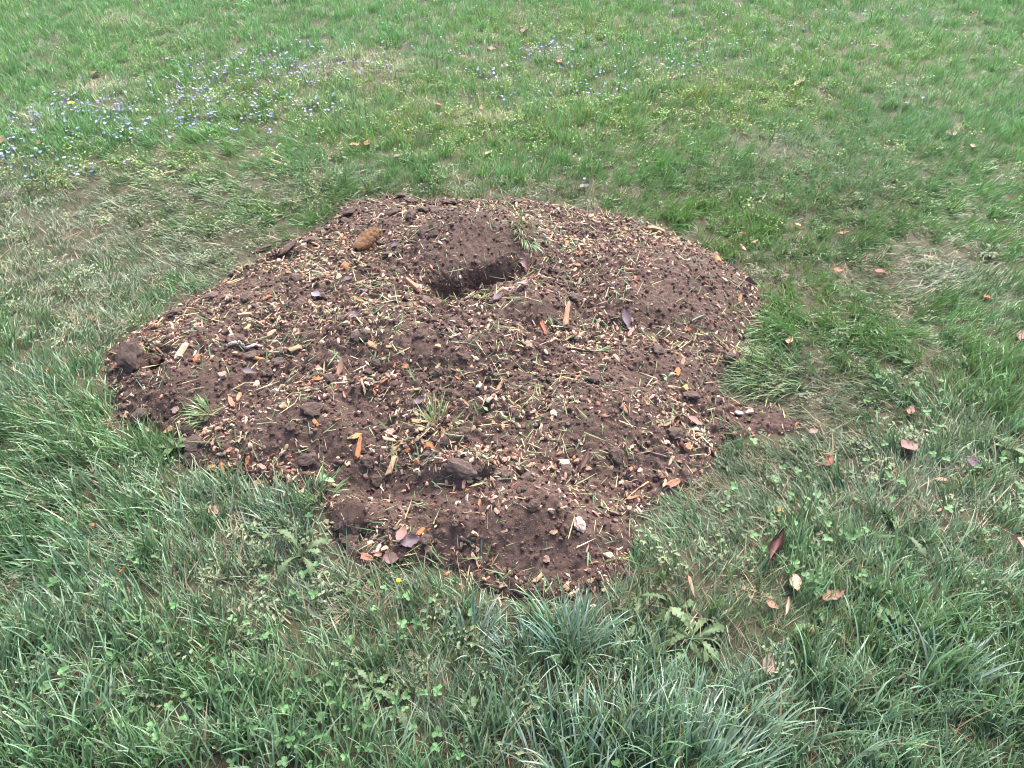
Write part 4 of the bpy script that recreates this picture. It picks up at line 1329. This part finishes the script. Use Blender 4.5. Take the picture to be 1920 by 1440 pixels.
for a in [
    (1452,1037,54,.48,65,'folded','darkred','large dark red brown leaf in the grass right of the mound front',.035),
    (1487,1103,34,.6,-80,'oval','leaftan','tan leaf below the large dark red leaf'),
    (1444,1145,30,.5,-35,'oval','leafbrown','brown leaf beside a pale chip at the lower right'),
    (1471,1145,34,.3,80,'folded','leaftan','narrow tan rolled leaf right of the brown leaf'),
    (1560,1126,42,.55,20,'lobed','leafbrown','curled brown leaf in the grass at the lower right'),
    (1437,1258,42,.5,80,'oval','leafpink','pink brown leaf standing in the bluish grass at the bottom right',.03),
    (1700,846,32,.8,20,'oval','leafpink','pinkish purple leaf in the trampled grass on the right'),
    (1618,845,20,.6,-20,'oval','purple','small dark purple leaf in the trampled grass on the right'),
    (1551,874,22,.8,60,'lobed','red','red brown leaf below the bare notch on the right'),
    (1824,880,36,.6,-25,'oval','purple','dark purple leaf near the right border'),
    (1648,520,26,.7,-20,'oval','red','dark red leaf in the grass on the right'),
    (1570,516,22,.6,0,'lobed','rust','rust brown leaf left of the dark red leaf'),
    (1915,637,26,.7,60,'oval','leafpink','pinkish purple leaf cut by the right border'),
    (1579,446,22,.5,10,'lobed','rust','rust leaf curled in the grass upper right of the mound'),
    (1392,446,16,.5,0,'oval','rust','small rust leaf close to the upper right edge'),
    (1781,258,20,.7,20,'oval','leafpink','pinkish brown leaf in the far grass on the right'),
    (1749,282,22,.6,-20,'lobed','leafbrown','dark brown leaf below the pinkish one in the far grass on the right'),
    (1763,287,14,.7,0,'oval','white','white dried leaf beside the dark brown leaf on the right'),
    (1822,281,12,.7,60,'oval','leaftan','tan leaf in the far grass at the right border'),
    (1258,66,16,.7,0,'lobed','leafbrown','dark brown leaf in the far lawn above the centre'),
    (1330,78,16,.7,0,'lobed','leafbrown','dark leaf in the far lawn right of the centre'),
    (1823,31,16,.6,0,'lobed','leafbrown','dark leaf at the top right of the lawn'),
    (1377,199,16,.7,30,'oval','leafpink','pinkish leaf in the yellowish grass on the right'),
    (1499,160,24,.5,30,'lobed','leaftan','tan curled leaf in the yellowish far grass'),
    (924,98,24,.6,0,'lobed','leafbrown','brown leaf in the far lawn above the mound'),
    (873,113,18,.5,0,'oval','rust','orange brown leaf left of the brown one above the mound'),
    (1048,122,20,.6,-40,'lobed','rust','rust leaf among blue flowers above the mound'),
    (983,62,20,.7,60,'lobed','leafpink','pinkish leaf high in the far lawn'),
    (822,204,20,.7,-40,'lobed','leafbrown','brown leaf in the lawn beyond the mound, left of centre'),
    (904,209,16,.6,80,'oval','red','red brown leaf in the lawn beyond the mound'),
    (917,294,16,.6,50,'oval','salmon','salmon leaf in the grass close behind the mound'),
    (668,279,20,.7,10,'oval','orange','orange tan leaf in the grass behind the mound on the left'),
    (690,275,14,.8,60,'oval','rust','rust leaf touching the orange tan leaf'),
    (1096,357,18,.7,20,'oval','purple','grey purple leaf just behind the mound'),
    (182,144,18,.7,0,'lobed','leafbrown','brown leaf above the bleached grass on the far left'),
    (53,257,14,.7,30,'oval','rust','rust leaf left of the lush tuft with the yellow flower'),
    (6,271,16,.8,60,'lobed','leafbrown','dark leaf at the left border of the far lawn'),
    (77,275,14,.7,0,'oval','leafbrown','small brown leaf under the lush tuft on the far left'),
    (327,331,30,.4,25,'lobed','leafbrown','long brown leaf at the edge of the dull grass on the left'),
    (747,300,14,.7,30,'oval','leafpink','pinkish leaf in the grass beyond the back edge'),
    (1165,55,14,.6,0,'oval','leaftan','tan leaf in the far lawn right of the centre'),
    (1640,92,18,.5,10,'oval','leafpink','pink leaf with white edge in the far lawn on the right'),
    (318,117,14,.6,0,'oval','leaftan','tan leaf in the far lawn on the left'),
    (1478,652,18,.8,70,'oval','leaftan','tan leaf standing on the drooping grass at the right edge',.03),
    (1523,818,16,.8,20,'oval','leafpink','small pinkish leaf at the tip of the bare notch'),
    (1703,778,16,.8,70,'oval','leafbrown','small brown leaf in the trampled grass above the purple ones'),
    (1790,1218,30,.5,-30,'oval','darkred','dark brown leaf low in the grass at the lower right'),
    (1642,1300,20,.6,40,'oval','leafpink','pinkish leaf in the grass at the bottom right'),
    (168,1365,16,.8,60,'oval','darkred','dark leaf scrap in the grass at the bottom left'),
    (380,1043,16,.7,0,'lobed','leafbrown','dark leaf scrap in the swept grass on the left'),
]:
    leaf(*a[:8], LAWNLEAF, *(a[8:] or (.022,)))

# ------------------------------------------------------------------ single grass tufts
BLADES = []
for q in range(8):
    random.seed(130 + q)
    cv = [.25, .5, .8, 1.1, 1.5, .4, 1.9, .9][q]
    v, f = blade_strip(1, .045, cv, 7, .28, random.uniform(-.7, .7), .04)
    v = [(x, y, z) for (x, y, z) in v]
    BLADES.append(mesh('blade', v, f, GRASS1, [random.random()] * len(v)))


def blade_at(root, base, yaw, lean, L, W, color, k=None):
    me = BLADES[k if k is not None else random.randrange(8)]
    M = Matrix.Translation(base) @ Matrix.Rotation(yaw, 4, 'Z') @ Matrix.Rotation(lean, 4, 'Y')
    # the strip is one unit long and one wide: width is set by the y scale, the fold follows
    link('blade', me, root, color, M @ Matrix.Diagonal((L, W / .045, L, 1)))


def tuft(px, py, n, Lm, Wm, spread, label, dirpx=(0, 1), lean=.3, scatter_=.5, cols_=((.085, .15, .082),), clod_=None, group=None, squash=1.0):
    P = hit(px, py)
    root = empty('grass_tuft', tuple(P))
    wd = math.atan2(dirpx[1] * 1.5, dirpx[0])
    for q in range(n):
        r, a = spread * math.sqrt(random.random()), random.uniform(0, 6.283)
        bx, by = r * math.cos(a), r * math.sin(a) * squash
        bz = float(ground_z(P[0] + bx, P[1] + by)) - P[2] - .004
        vx = math.cos(wd) * lean + math.cos(a) * r / spread * scatter_ + random.gauss(0, .15)
        vy = math.sin(wd) * lean + math.sin(a) * r / spread * scatter_ + random.gauss(0, .15)
        c = random.choice(cols_)
        k_ = random.uniform(.75, 1.25)
        blade_at(root, Vector((bx, by, bz + (clod_ or 0))), math.atan2(vy, vx), min(math.hypot(vx, vy), 1.5), random.uniform(.6, 1.1) * Lm, random.uniform(.7, 1.15) * Wm, tuple(u * k_ for u in c))
    return tag(root, label, 'grass tuft', group)


random.seed(31)
CB = ((.10, .185, .135), (.12, .20, .15), (.085, .16, .10), (.17, .23, .19))
CW = ((.21, .28, .21), (.15, .23, .165), (.29, .34, .27), (.11, .18, .12))
CG = ((.085, .165, .045), (.11, .19, .065), (.07, .135, .04))
tuft(1075,1225,64,.150,.0055,.042,'tall bluish green grass tuft standing before the front edge of the mound',(.15,1),.18,.45,CB)
tuft(885,1205,36,.105,.0050,.045,'lower bluish grass tuft left of the tall one at the front edge',(-.3,1),.25,.5,CB)
tuft(985,1240,34,.095,.0050,.05,'bluish tuft between the two others at the front, leaning left',(-.7,.6),.4,.5,CB)
tuft(1230,1410,90,.135,.0055,.12,'pale silvery long grass tuft at the bottom centre right',(.5,.8),.4,.3,CW,squash=.6)
tuft(1090,1430,70,.13,.0055,.11,'pale silvery long grass tuft at the bottom centre',(.15,1),.3,.35,CW,squash=.6)
tuft(1340,1430,60,.125,.0055,.09,'pale grass tuft leaning right at the bottom, right of the silvery ones',(.8,.6),.5,.3,CW,squash=.6)
tuft(985,447,70,.075,.0042,.045,'uprooted green sod tuft on the side of the summit hump',(.5,-1),.7,.7,CG + ((.11, .16, .08),),.02)
tuft(385,775,60,.06,.0040,.03,'small green grass tuft growing on the left front of the mound',(-.4,-.1),.45,.7,CG + ((.11, .17, .07),))
tuft(822,795,46,.085,.0036,.035,'sparse yellow green grass tuft on the middle front of the mound',(.25,.8),.35,.75,((.14,.18,.06),(.20,.21,.09),(.09,.15,.05)))
tuft(1455,622,90,.13,.0040,.08,'grass tuft drooping over the right edge of the mound',(-1,-.15),.9,.35,CG)
tuft(1455,705,110,.12,.0040,.09,'bright topped grass tuft drooping over the right edge above the notch',(-1,-.1),.8,.4,((.11,.19,.05),(.14,.22,.07),(.08,.13,.05)))
tuft(628,385,80,.12,.0042,.07,'grass tuft drooping onto the back left edge of the mound',(.9,-.4),.8,.4,CG + ((.11, .15, .08),))
tuft(265,610,34,.10,.0045,.03,'dark upright grass tuft at the upper left edge of the mound',(.1,1),.2,.4,CG + ((.16,.15,.08),))
tuft(130,248,60,.10,.0050,.08,'lush dark green tuft beneath a yellow flower in the far left lawn',(-.2,.6),.4,.7,CG)
tuft(600,925,50,.075,.0045,.04,'ragged grass tuft on the front left edge of the mound',(.1,.8),.4,.8,CG + ((.12,.17,.10),))
tuft(1755,1265,26,.15,.0075,.05,'broad bladed coarse grass tuft in the lower right lawn',(.2,.8),.45,.9,CB)
tuft(650,345,36,.13,.0040,.05,'loose grass tuft with arching pale blades behind the back left edge',(.9,.3),.6,.5,((.16,.21,.11),(.10,.16,.06)))

# ------------------------------------------------------------------ broad-leaved weeds
def toothed_leaf(name, seed, lobes, m):
    r = random.Random(seed)
    n = 22 if lobes else 12
    v, f, pc = [], [], []
    for i_ in range(n + 1):
        t = i_ / n
        base = .12 + .88 * min(1, t / .72) if t < .72 else max(0, (1 - t) / .28) ** .6
        w = .5 * base * (.17 if lobes else .20)
        if lobes:
            w *= .38 + .62 * ((t * 6.5) % 1.0) if t < .78 else 1.25
        if t < .14:
            w = .018
        w = max(w, .006)
        z0 = .32 * math.sin(t * 1.9) - .34 * t * t
        for s_ in (-1, -.5, 0, .5, 1):
            back = -.035 * abs(s_) * (1 if lobes else .3)
            v.append((t + back, s_ * w * 2, z0 + .35 * w * abs(s_) + .02 * math.sin(7 * t + 4 * s_ + seed) * abs(s_)))
            pc.append(.85 if s_ == 0 else .45 + r.uniform(-.08, .08))
    for i_ in range(n):
        for j in range(4):
            a = i_ * 5 + j
            f.append((a, a + 1, a + 6, a + 5))
    return mesh(name, v, f, m, pc)


DAND = [toothed_leaf('leaf', 50 + q, True, WEED) for q in range(4)]
OVAL = [toothed_leaf('leaf', 60 + q, False, WEED) for q in range(4)]


def rosette(px, py, n, Lpx, src, label, cat='weed', name='dandelion_rosette', color=(.095, .15, .065), flat_=.25, up=.015):
    P, mpp, _ = px_size(px, py)
    root = empty(name, tuple(P))
    a0 = random.uniform(0, 6)
    for q in range(n):
        L = Lpx * mpp * random.uniform(.7, 1.1)
        k_ = random.uniform(.75, 1.3)
        M = Matrix.Translation((0, 0, up)) @ Matrix.Rotation(a0 + 6.283 * q / n + random.gauss(0, .25), 4, 'Z') @ Matrix.Rotation(-random.uniform(-.25, .5), 4, 'Y') @ Matrix.Rotation(random.gauss(0, .55), 4, 'X') @ Matrix.Diagonal((L, L * random.uniform(.8, 1.1), L, 1))
        link('leaf', random.choice(src), root, tuple(c * k_ for c in color), M)
    return tag(root, label, cat)


random.seed(44)
GRN = (.055, .088, .036)
for a in [
    (1295,1205,12,62,DAND,'big dandelion like rosette with broad dusty leaves before the front right edge'),
    (1195,1180,8,58,DAND,'rosette with long toothed leaves right of the tall bluish tuft'),
    (700,1300,9,52,DAND,'dusty toothed rosette in the grass at the bottom left of centre'),
    (745,1330,6,50,DAND,'second toothed rosette right of the dusty one at the bottom'),
    (565,1050,6,60,DAND,'toothed weed in the swept grass off the front left edge'),
    (330,850,10,30,OVAL,'broad leaved weed at the front left edge among long grass'),
    (235,1160,8,30,OVAL,'small broad leaved weed in the lower left grass'),
    (1640,1140,6,60,DAND,'toothed weed in the grass at the lower right'),
    (1850,480,9,22,OVAL,'broad leaved weed in the grass at the right border'),
    (1680,1010,6,60,DAND,'toothed weed in the grass right of the large dark red leaf'),
    (1880,850,9,32,OVAL,'broad leaved weed at the right border near a purple leaf'),
    (640,300,6,13,OVAL,'small weed behind the back left edge of the mound'),
    (1545,1190,5,60,DAND,'toothed weed low in the grass at the lower right of centre'),
    (870,1330,8,32,OVAL,'small broad leaved weed at the bottom beside the silvery grass'),
    (1260,1150,5,60,DAND,'toothed weed just off the front right edge of the mound'),
]:
    rosette(*a, color=GRN)
rosette(618,1182,1,62,DAND,'single long pale plantain leaf lying in the grass at the lower left of centre','weed','plantain_plant',(.17,.20,.12),up=.04)
rosette(600,912,3,30,OVAL,'tiny weed seedling with round leaves on the front left edge of the mound','weed','weed_seedling',(.10,.19,.09))
rosette(905,770,3,16,OVAL,'tiny green seedling in the middle of the mound','weed','weed_seedling',(.10,.19,.07))
rosette(1250,715,3,24,OVAL,'green weed scrap on the right side of the mound','weed','weed_seedling',(.12,.19,.10))

# clover and chickweed between the grass: nobody could count it
def clover_mesh(name, seed):
    r = random.Random(seed)
    v, f, pc = [], [], []
    for q in range(3):
        a0 = q * 2.094 + r.uniform(-.2, .2)
        b = len(v)
        tilt = r.uniform(-.15, .35)
        pts = [(0, 0)] + [(.5 * (1 - math.cos(t)) * 1.0, .42 * math.sin(t)) for t in np.linspace(.5, 2 * math.pi - .5, 9)]
        c_, s_ = math.cos(a0), math.sin(a0)
        for k, (x, y) in enumerate(pts):
            x = x * .95 - (.08 if k == 5 else 0)
            v.append((x * c_ - y * s_, x * s_ + y * c_, 1.6 + x * tilt + abs(y) * .25))
            pc.append(.45 + .1 * r.random())
        f += [(b, b + k, b + k + 1) for k in range(1, 9)]
    b = len(v)
    for k in range(3):
        a = k * 2.094
        v += [(.04 * math.cos(a), .04 * math.sin(a), 0), (.03 * math.cos(a), .03 * math.sin(a), 1.6)]
        pc += [.3, .3]
    f += [(b, b + 2, b + 3, b + 1), (b + 2, b + 4, b + 5, b + 3), (b + 4, b, b + 1, b + 5)]
    return mesh(name, v, f, WEEDI, pc)


def star_mesh(name, seed):
    r = random.Random(seed)
    v, f, pc = [], [], []
    for q in range(16):
        a0, h, L = r.uniform(0, 6.28), r.uniform(.2, 1.3), r.uniform(.4, .8)
        ox, oy = r.gauss(0, .8), r.gauss(0, .8)
        b = len(v)
        c_, s_ = math.cos(a0), math.sin(a0)
        for (x, y, z) in ((0, 0, 0), (.5, .28, .12), (1, 0, .05), (.5, -.28, .12)):
            v.append((ox + L * (x * c_ - y * s_), oy + L * (x * s_ + y * c_), h + L * z))
            pc.append(.5 + .4 * (r.random() - .5))
        f.append((b, b + 1, b + 2, b + 3))
    return mesh(name, v, f, WEEDI, pc, False)


def lawn_pick(n_, wfun, y1=8.0):
    xx, yy = rng.uniform(-6, 6, n_), rng.uniform(.1, y1, n_)
    ok = (np.abs(xx) < .666 * (.766 * yy + 1) + .4) & (sdf(xx, yy) < -.02)
    xx, yy = xx[ok], yy[ok]
    zz = lawn_h(xx, yy)
    a, b = to_pixel(np.stack([xx, yy, zz], -1))
    k_ = rng.random(len(xx)) < wfun(a, b, xx, yy)
    return np.stack([xx, yy, zz], -1)[k_]


CLOV = [(400,1350,420,120,1),(640,1290,160,100,.8),(150,1100,150,120,.5),(1150,1280,120,60,.4),(1560,1000,160,120,.5),(1800,900,120,160,.5),(650,1150,120,80,.5),(560,1060,90,60,.5)]
P = lawn_pick(60000, lambda a, b, x, y: np.clip(ell(a, b, CLOV) * .32 * (fbm(x, y, .12, 2, 131) > -.1), 0, 1), 2.6)
k = len(P)
sz = .008 + .007 * rng.random(k)
P[:, 2] += .004
tag(scatter('clover', [clover_mesh('clover_leaf', q) for q in range(5)], P, eulers(rng.uniform(0, 6.28, k), rng.uniform(0, 6.28, k), .35 * rng.random(k)),
            np.stack([sz, sz, .014 + .014 * rng.random(k)], -1), rng.integers(0, 5, k), np.array([[.060, .130, .045]]) * (.7 + .6 * rng.random((k, 1)))), 'round leaved clover growing in the near lawn')
P = lawn_pick(60000, lambda a, b, x, y: np.clip(ell(a, b, YEL) * .55 * (fbm(x, y, .1, 2, 73) > -.05) + .03, 0, 1) * smooth(2.5, 3.2, y))
k = len(P)
sz = .016 + .012 * rng.random(k)
tag(scatter('chickweed', [star_mesh('chickweed_sprig', q) for q in range(5)], P, eulers(rng.uniform(0, 6.28, k), np.zeros(k), np.zeros(k)), np.stack([sz, sz, .03 + .02 * rng.random(k)], -1), rng.integers(0, 5, k),
            np.array([[.150, .235, .060]]) * (.6 + .7 * rng.random((k, 1)))), 'yellow green chickweed growing through the far lawn')
DRY = [(q[0], q[1], q[2], q[3], q[4]) for q in DULL]
P = lawn_pick(60000, lambda a, b, x, y: np.clip(ell(a, b, DRY) * .30 * (fbm(x, y, .1, 2, 75) > .0) + .04 * (y < 3.5), 0, 1), 5)
k = len(P)
sz = .014 + .010 * rng.random(k)
tag(scatter('low_weeds', [star_mesh('weed_sprig', 20 + q) for q in range(5)], P, eulers(rng.uniform(0, 6.28, k), np.zeros(k), np.zeros(k)), np.stack([sz, sz, .02 + .02 * rng.random(k)], -1), rng.integers(0, 5, k),
            np.array([[.11, .14, .075]]) * (.6 + .9 * rng.random((k, 1)))), 'dusty low weeds between the trampled grass')

# ------------------------------------------------------------------ flowers
def flower_mesh(name, petals, m, seed, stem_h=1.0):
    r = random.Random(seed)
    v, f, pc = [], [], []
    for q in range(petals):
        a0 = 6.283 * q / petals
        b = len(v)
        c_, s_ = math.cos(a0), math.sin(a0)
        for (x, y, z) in ((0, 0, 0), (.3, .24, .05), (.5, 0, .10), (.3, -.24, .05)):
            v.append((x * c_ - y * s_, x * s_ + y * c_, z))
            pc.append(.4 + .2 * r.random())
        f.append((b, b + 1, b + 2, b + 3))
    b = len(v)
    for k in range(3):
        a = k * 2.094
        v += [(.05 * math.cos(a), .05 * math.sin(a), 0), (.05 * math.cos(a), .05 * math.sin(a), -2.2)]
        pc += [0, 0]
    f += [(b, b + 2, b + 3, b + 1), (b + 2, b + 4, b + 5, b + 3), (b + 4, b, b + 1, b + 5)]
    return mesh(name, v, f, m, pc, False)


FL = [(30,290,60,40),(60,235,70,30),(170,200,70,26),(150,215,60,20),(215,235,50,25),(330,185,60,35),(380,180,60,30),(400,140,70,20),(500,125,70,22),(545,140,60,30),(590,100,40,12),(650,135,60,22),(690,130,50,20),
      (470,200,70,40),(360,235,50,20),(600,210,60,20),(240,262,60,14),(140,330,50,14),(1050,100,45,12),(1045,125,40,16),(920,145,40,14),(1020,105,60,14),(1130,175,50,14),(1150,145,30,10),(1260,130,60,14),(1275,125,40,10),
      (750,45,60,20),(740,95,50,14),(830,105,60,30),(970,190,80,16),(1480,90,150,30),(1700,40,140,20),(1450,60,60,30),(900,190,60,14),(1300,60,90,40),(1120,100,100,40)]
FW = np.array([q[2] * q[3] for q in FL], float)
FW *= np.array([1.6] * 18 + [2.0] * 8 + [.5] * 10)
pick = rng.choice(len(FL), 1300, p=FW / FW.sum())
fp = np.array([(FL[q][0] + rng.normal(0, FL[q][2] * .7), FL[q][1] + rng.normal(0, FL[q][3] * .7)) for q in pick])
fp = fp[(fp[:, 1] > 4) & (fp[:, 0] > 2) & (fp[:, 0] < 1918)]
fp = np.concatenate([np.array([(1721,228),(1694,208),(1725,199),(246,316),(240,320),(1480,55),(1816,18),(1750,48),(965,242),(880,270),(1095,350),(560,270)], float), fp])
W = hit(fp[:, 0], fp[:, 1])
ordr = np.concatenate([np.arange(12), 12 + np.argsort(W[12:, 1])])
FLO = [flower_mesh('blue_flower', 4 + (q % 2), PETAL, q) for q in range(4)]
FLI = [flower_mesh('blue_flower_head', 4 + (q % 2), PETALI, q) for q in range(4)]
random.seed(17)
LMARKS = [('the yellow dandelion',146,226),('the bleached grass on the far left',175,165),('the bleached grass above the mound',680,125),('the brown leaf on the far left',182,144),('the rust leaf on the far left',53,257),
          ('the long brown leaf in the dull grass',327,331),('the orange tan leaf behind the mound',668,279),('the brown leaf beyond the mound',822,204),('the brown leaf in the far lawn',924,98),('the rust leaf among the flowers',1048,122),
          ('the dark leaf in the far lawn',1258,66),('the pinkish leaf in the yellowish grass',1377,199),('the tan leaf in the yellowish grass',1499,160),('the dark leaf at the top right',1823,31),('the pinkish brown leaf on the right',1781,258),
          ('the yellow green chickweed on the left',480,195),('the tan leaf on the far left',318,117),('the pinkish leaf high in the lawn',983,62),('the left border',0,290),('the small weed behind the mound',640,300),('the red brown leaf beyond the mound',904,209),
          ('the pale patch on the left',380,215),('the lush grass on the left',420,150),('the far grass left of centre',560,110)]
BLUEC = [(.24, .27, .50), (.29, .28, .48), (.19, .21, .46), (.40, .37, .52)]
for c_, q in enumerate(ordr[:280]):
    sz = random.uniform(.012, .020)
    w = W[q]
    a = fp[q]
    where = 'left part of the drift across the far lawn' if a[0] < 360 else 'middle of the drift on the far left lawn' if a[0] < 620 else 'right end of the drift behind the mound' if a[0] < 860 else 'loose patch beyond the mound' if a[0] < 1200 else 'scattered far right lawn'
    bc_ = random.randrange(4)
    cn_ = ('light blue', 'lilac blue', 'deep blue', 'pale lilac')[bc_]
    o = link('blue_flower', random.choice(FLO), None, BLUEC[bc_], Matrix.Translation((w[0], w[1], lawn_h(w[0], w[1]) + sz * 2.2 + .006)) @ Matrix.Rotation(random.uniform(0, 6.28), 4, 'Z') @ Matrix.Rotation(random.uniform(0, .7), 4, 'X') @ Matrix.Diagonal((sz, sz, sz, 1)))
    tag(o, 'tiny %s flower %s' % (cn_, beside(a[0], a[1], LMARKS)), 'flower', 'pale blue flowers in the lawn')
rest = W[ordr[280:]]
k = len(rest)
sz = .011 + .008 * rng.random(k)
rest[:, 2] = lawn_h(rest[:, 0], rest[:, 1]) + sz * 2.2 + .006
tag(scatter('blue_flowers', FLI, rest, eulers(rng.uniform(0, 6.28, k), rng.uniform(0, 6.28, k), .6 * rng.random(k)), np.tile(sz[:, None], 3), rng.integers(0, 4, k), np.array(BLUEC)[rng.integers(0, 4, k)]), 'farthest pale blue flowers of the lawn')


def dandelion(px, py, size, label):
    w = hit(px, py)
    root = empty('dandelion', (w[0], w[1], float(lawn_h(w[0], w[1]))))
    h = .09
    link('stem', tube([(0, 0, 0), (.004, 0, h * .5), (0, 0, h)], [.0018] * 3, 'stem', GRASS1), root, (.16, .22, .06))
    for ring, (rr, nn_) in enumerate(((1, 14), (.7, 11), (.4, 7))):
        for q in range(nn_):
            M = Matrix.Translation((0, 0, h + .002 * ring)) @ Matrix.Rotation(6.283 * q / nn_ + ring, 4, 'Z') @ Matrix.Rotation(-.25 - .3 * ring, 4, 'Y') @ Matrix.Diagonal((size * rr, size * .22, size * rr, 1))
            link('petal', PET, root, (.80, .55, .03), M)
    return tag(root, label, 'flower', None)


PET = mesh('petal', [(0, -.25, 0), (0, .25, 0), (.5, -.5, .02), (.5, .5, .02), (1, -.35, 0), (1, .35, 0)], [(0, 2, 3, 1), (2, 4, 5, 3)], PETAL, [.5] * 6)
dandelion(146, 226, .019, 'yellow dandelion flower above the lush tuft in the far left lawn')
dandelion(1785, 8, .016, 'yellow dandelion flower at the top right of the lawn')
dandelion(754, 1132, .006, 'small yellow flower in the grass off the front left edge of the mound')

# bare muddy strip in the front grass
mp = flat_points([(862,1092),(878,1112),(868,1135),(852,1155),(838,1180),(826,1208),(806,1204),(812,1176),(832,1150),(842,1122),(846,1098)])
mv, mf = [], []
cx_, cy_ = mp.mean(0)
nk = 40
ang_ = np.linspace(0, 1, nk, endpoint=False) * len(mp)
ring = np.stack([np.interp(ang_, np.arange(len(mp) + 1), np.append(mp[:, q], mp[0, q])) for q in (0, 1)], -1)
for rr in (1.12, .95, .7, .4):
    for p in ring:
        x_, y_ = cx_ + (p[0] - cx_) * rr, cy_ + (p[1] - cy_) * rr
        mv.append((x_, y_, float(lawn_h(x_, y_)) + (.010 * (1.1 - rr) if rr < 1 else -.006) + .004 * float(fbm(np.array(x_), np.array(y_), .03, 2, 8))))
mv.append((cx_, cy_, float(lawn_h(cx_, cy_)) + .008))
for q in range(3):
    for k in range(nk):
        mf.append((q * nk + k, q * nk + (k + 1) % nk, (q + 1) * nk + (k + 1) % nk, (q + 1) * nk + k))
for k in range(nk):
    mf.append((3 * nk + k, 3 * nk + (k + 1) % nk, 4 * nk))
tag(link('mud_path', mesh('mud_path', mv, mf, SOIL)), kind='structure')
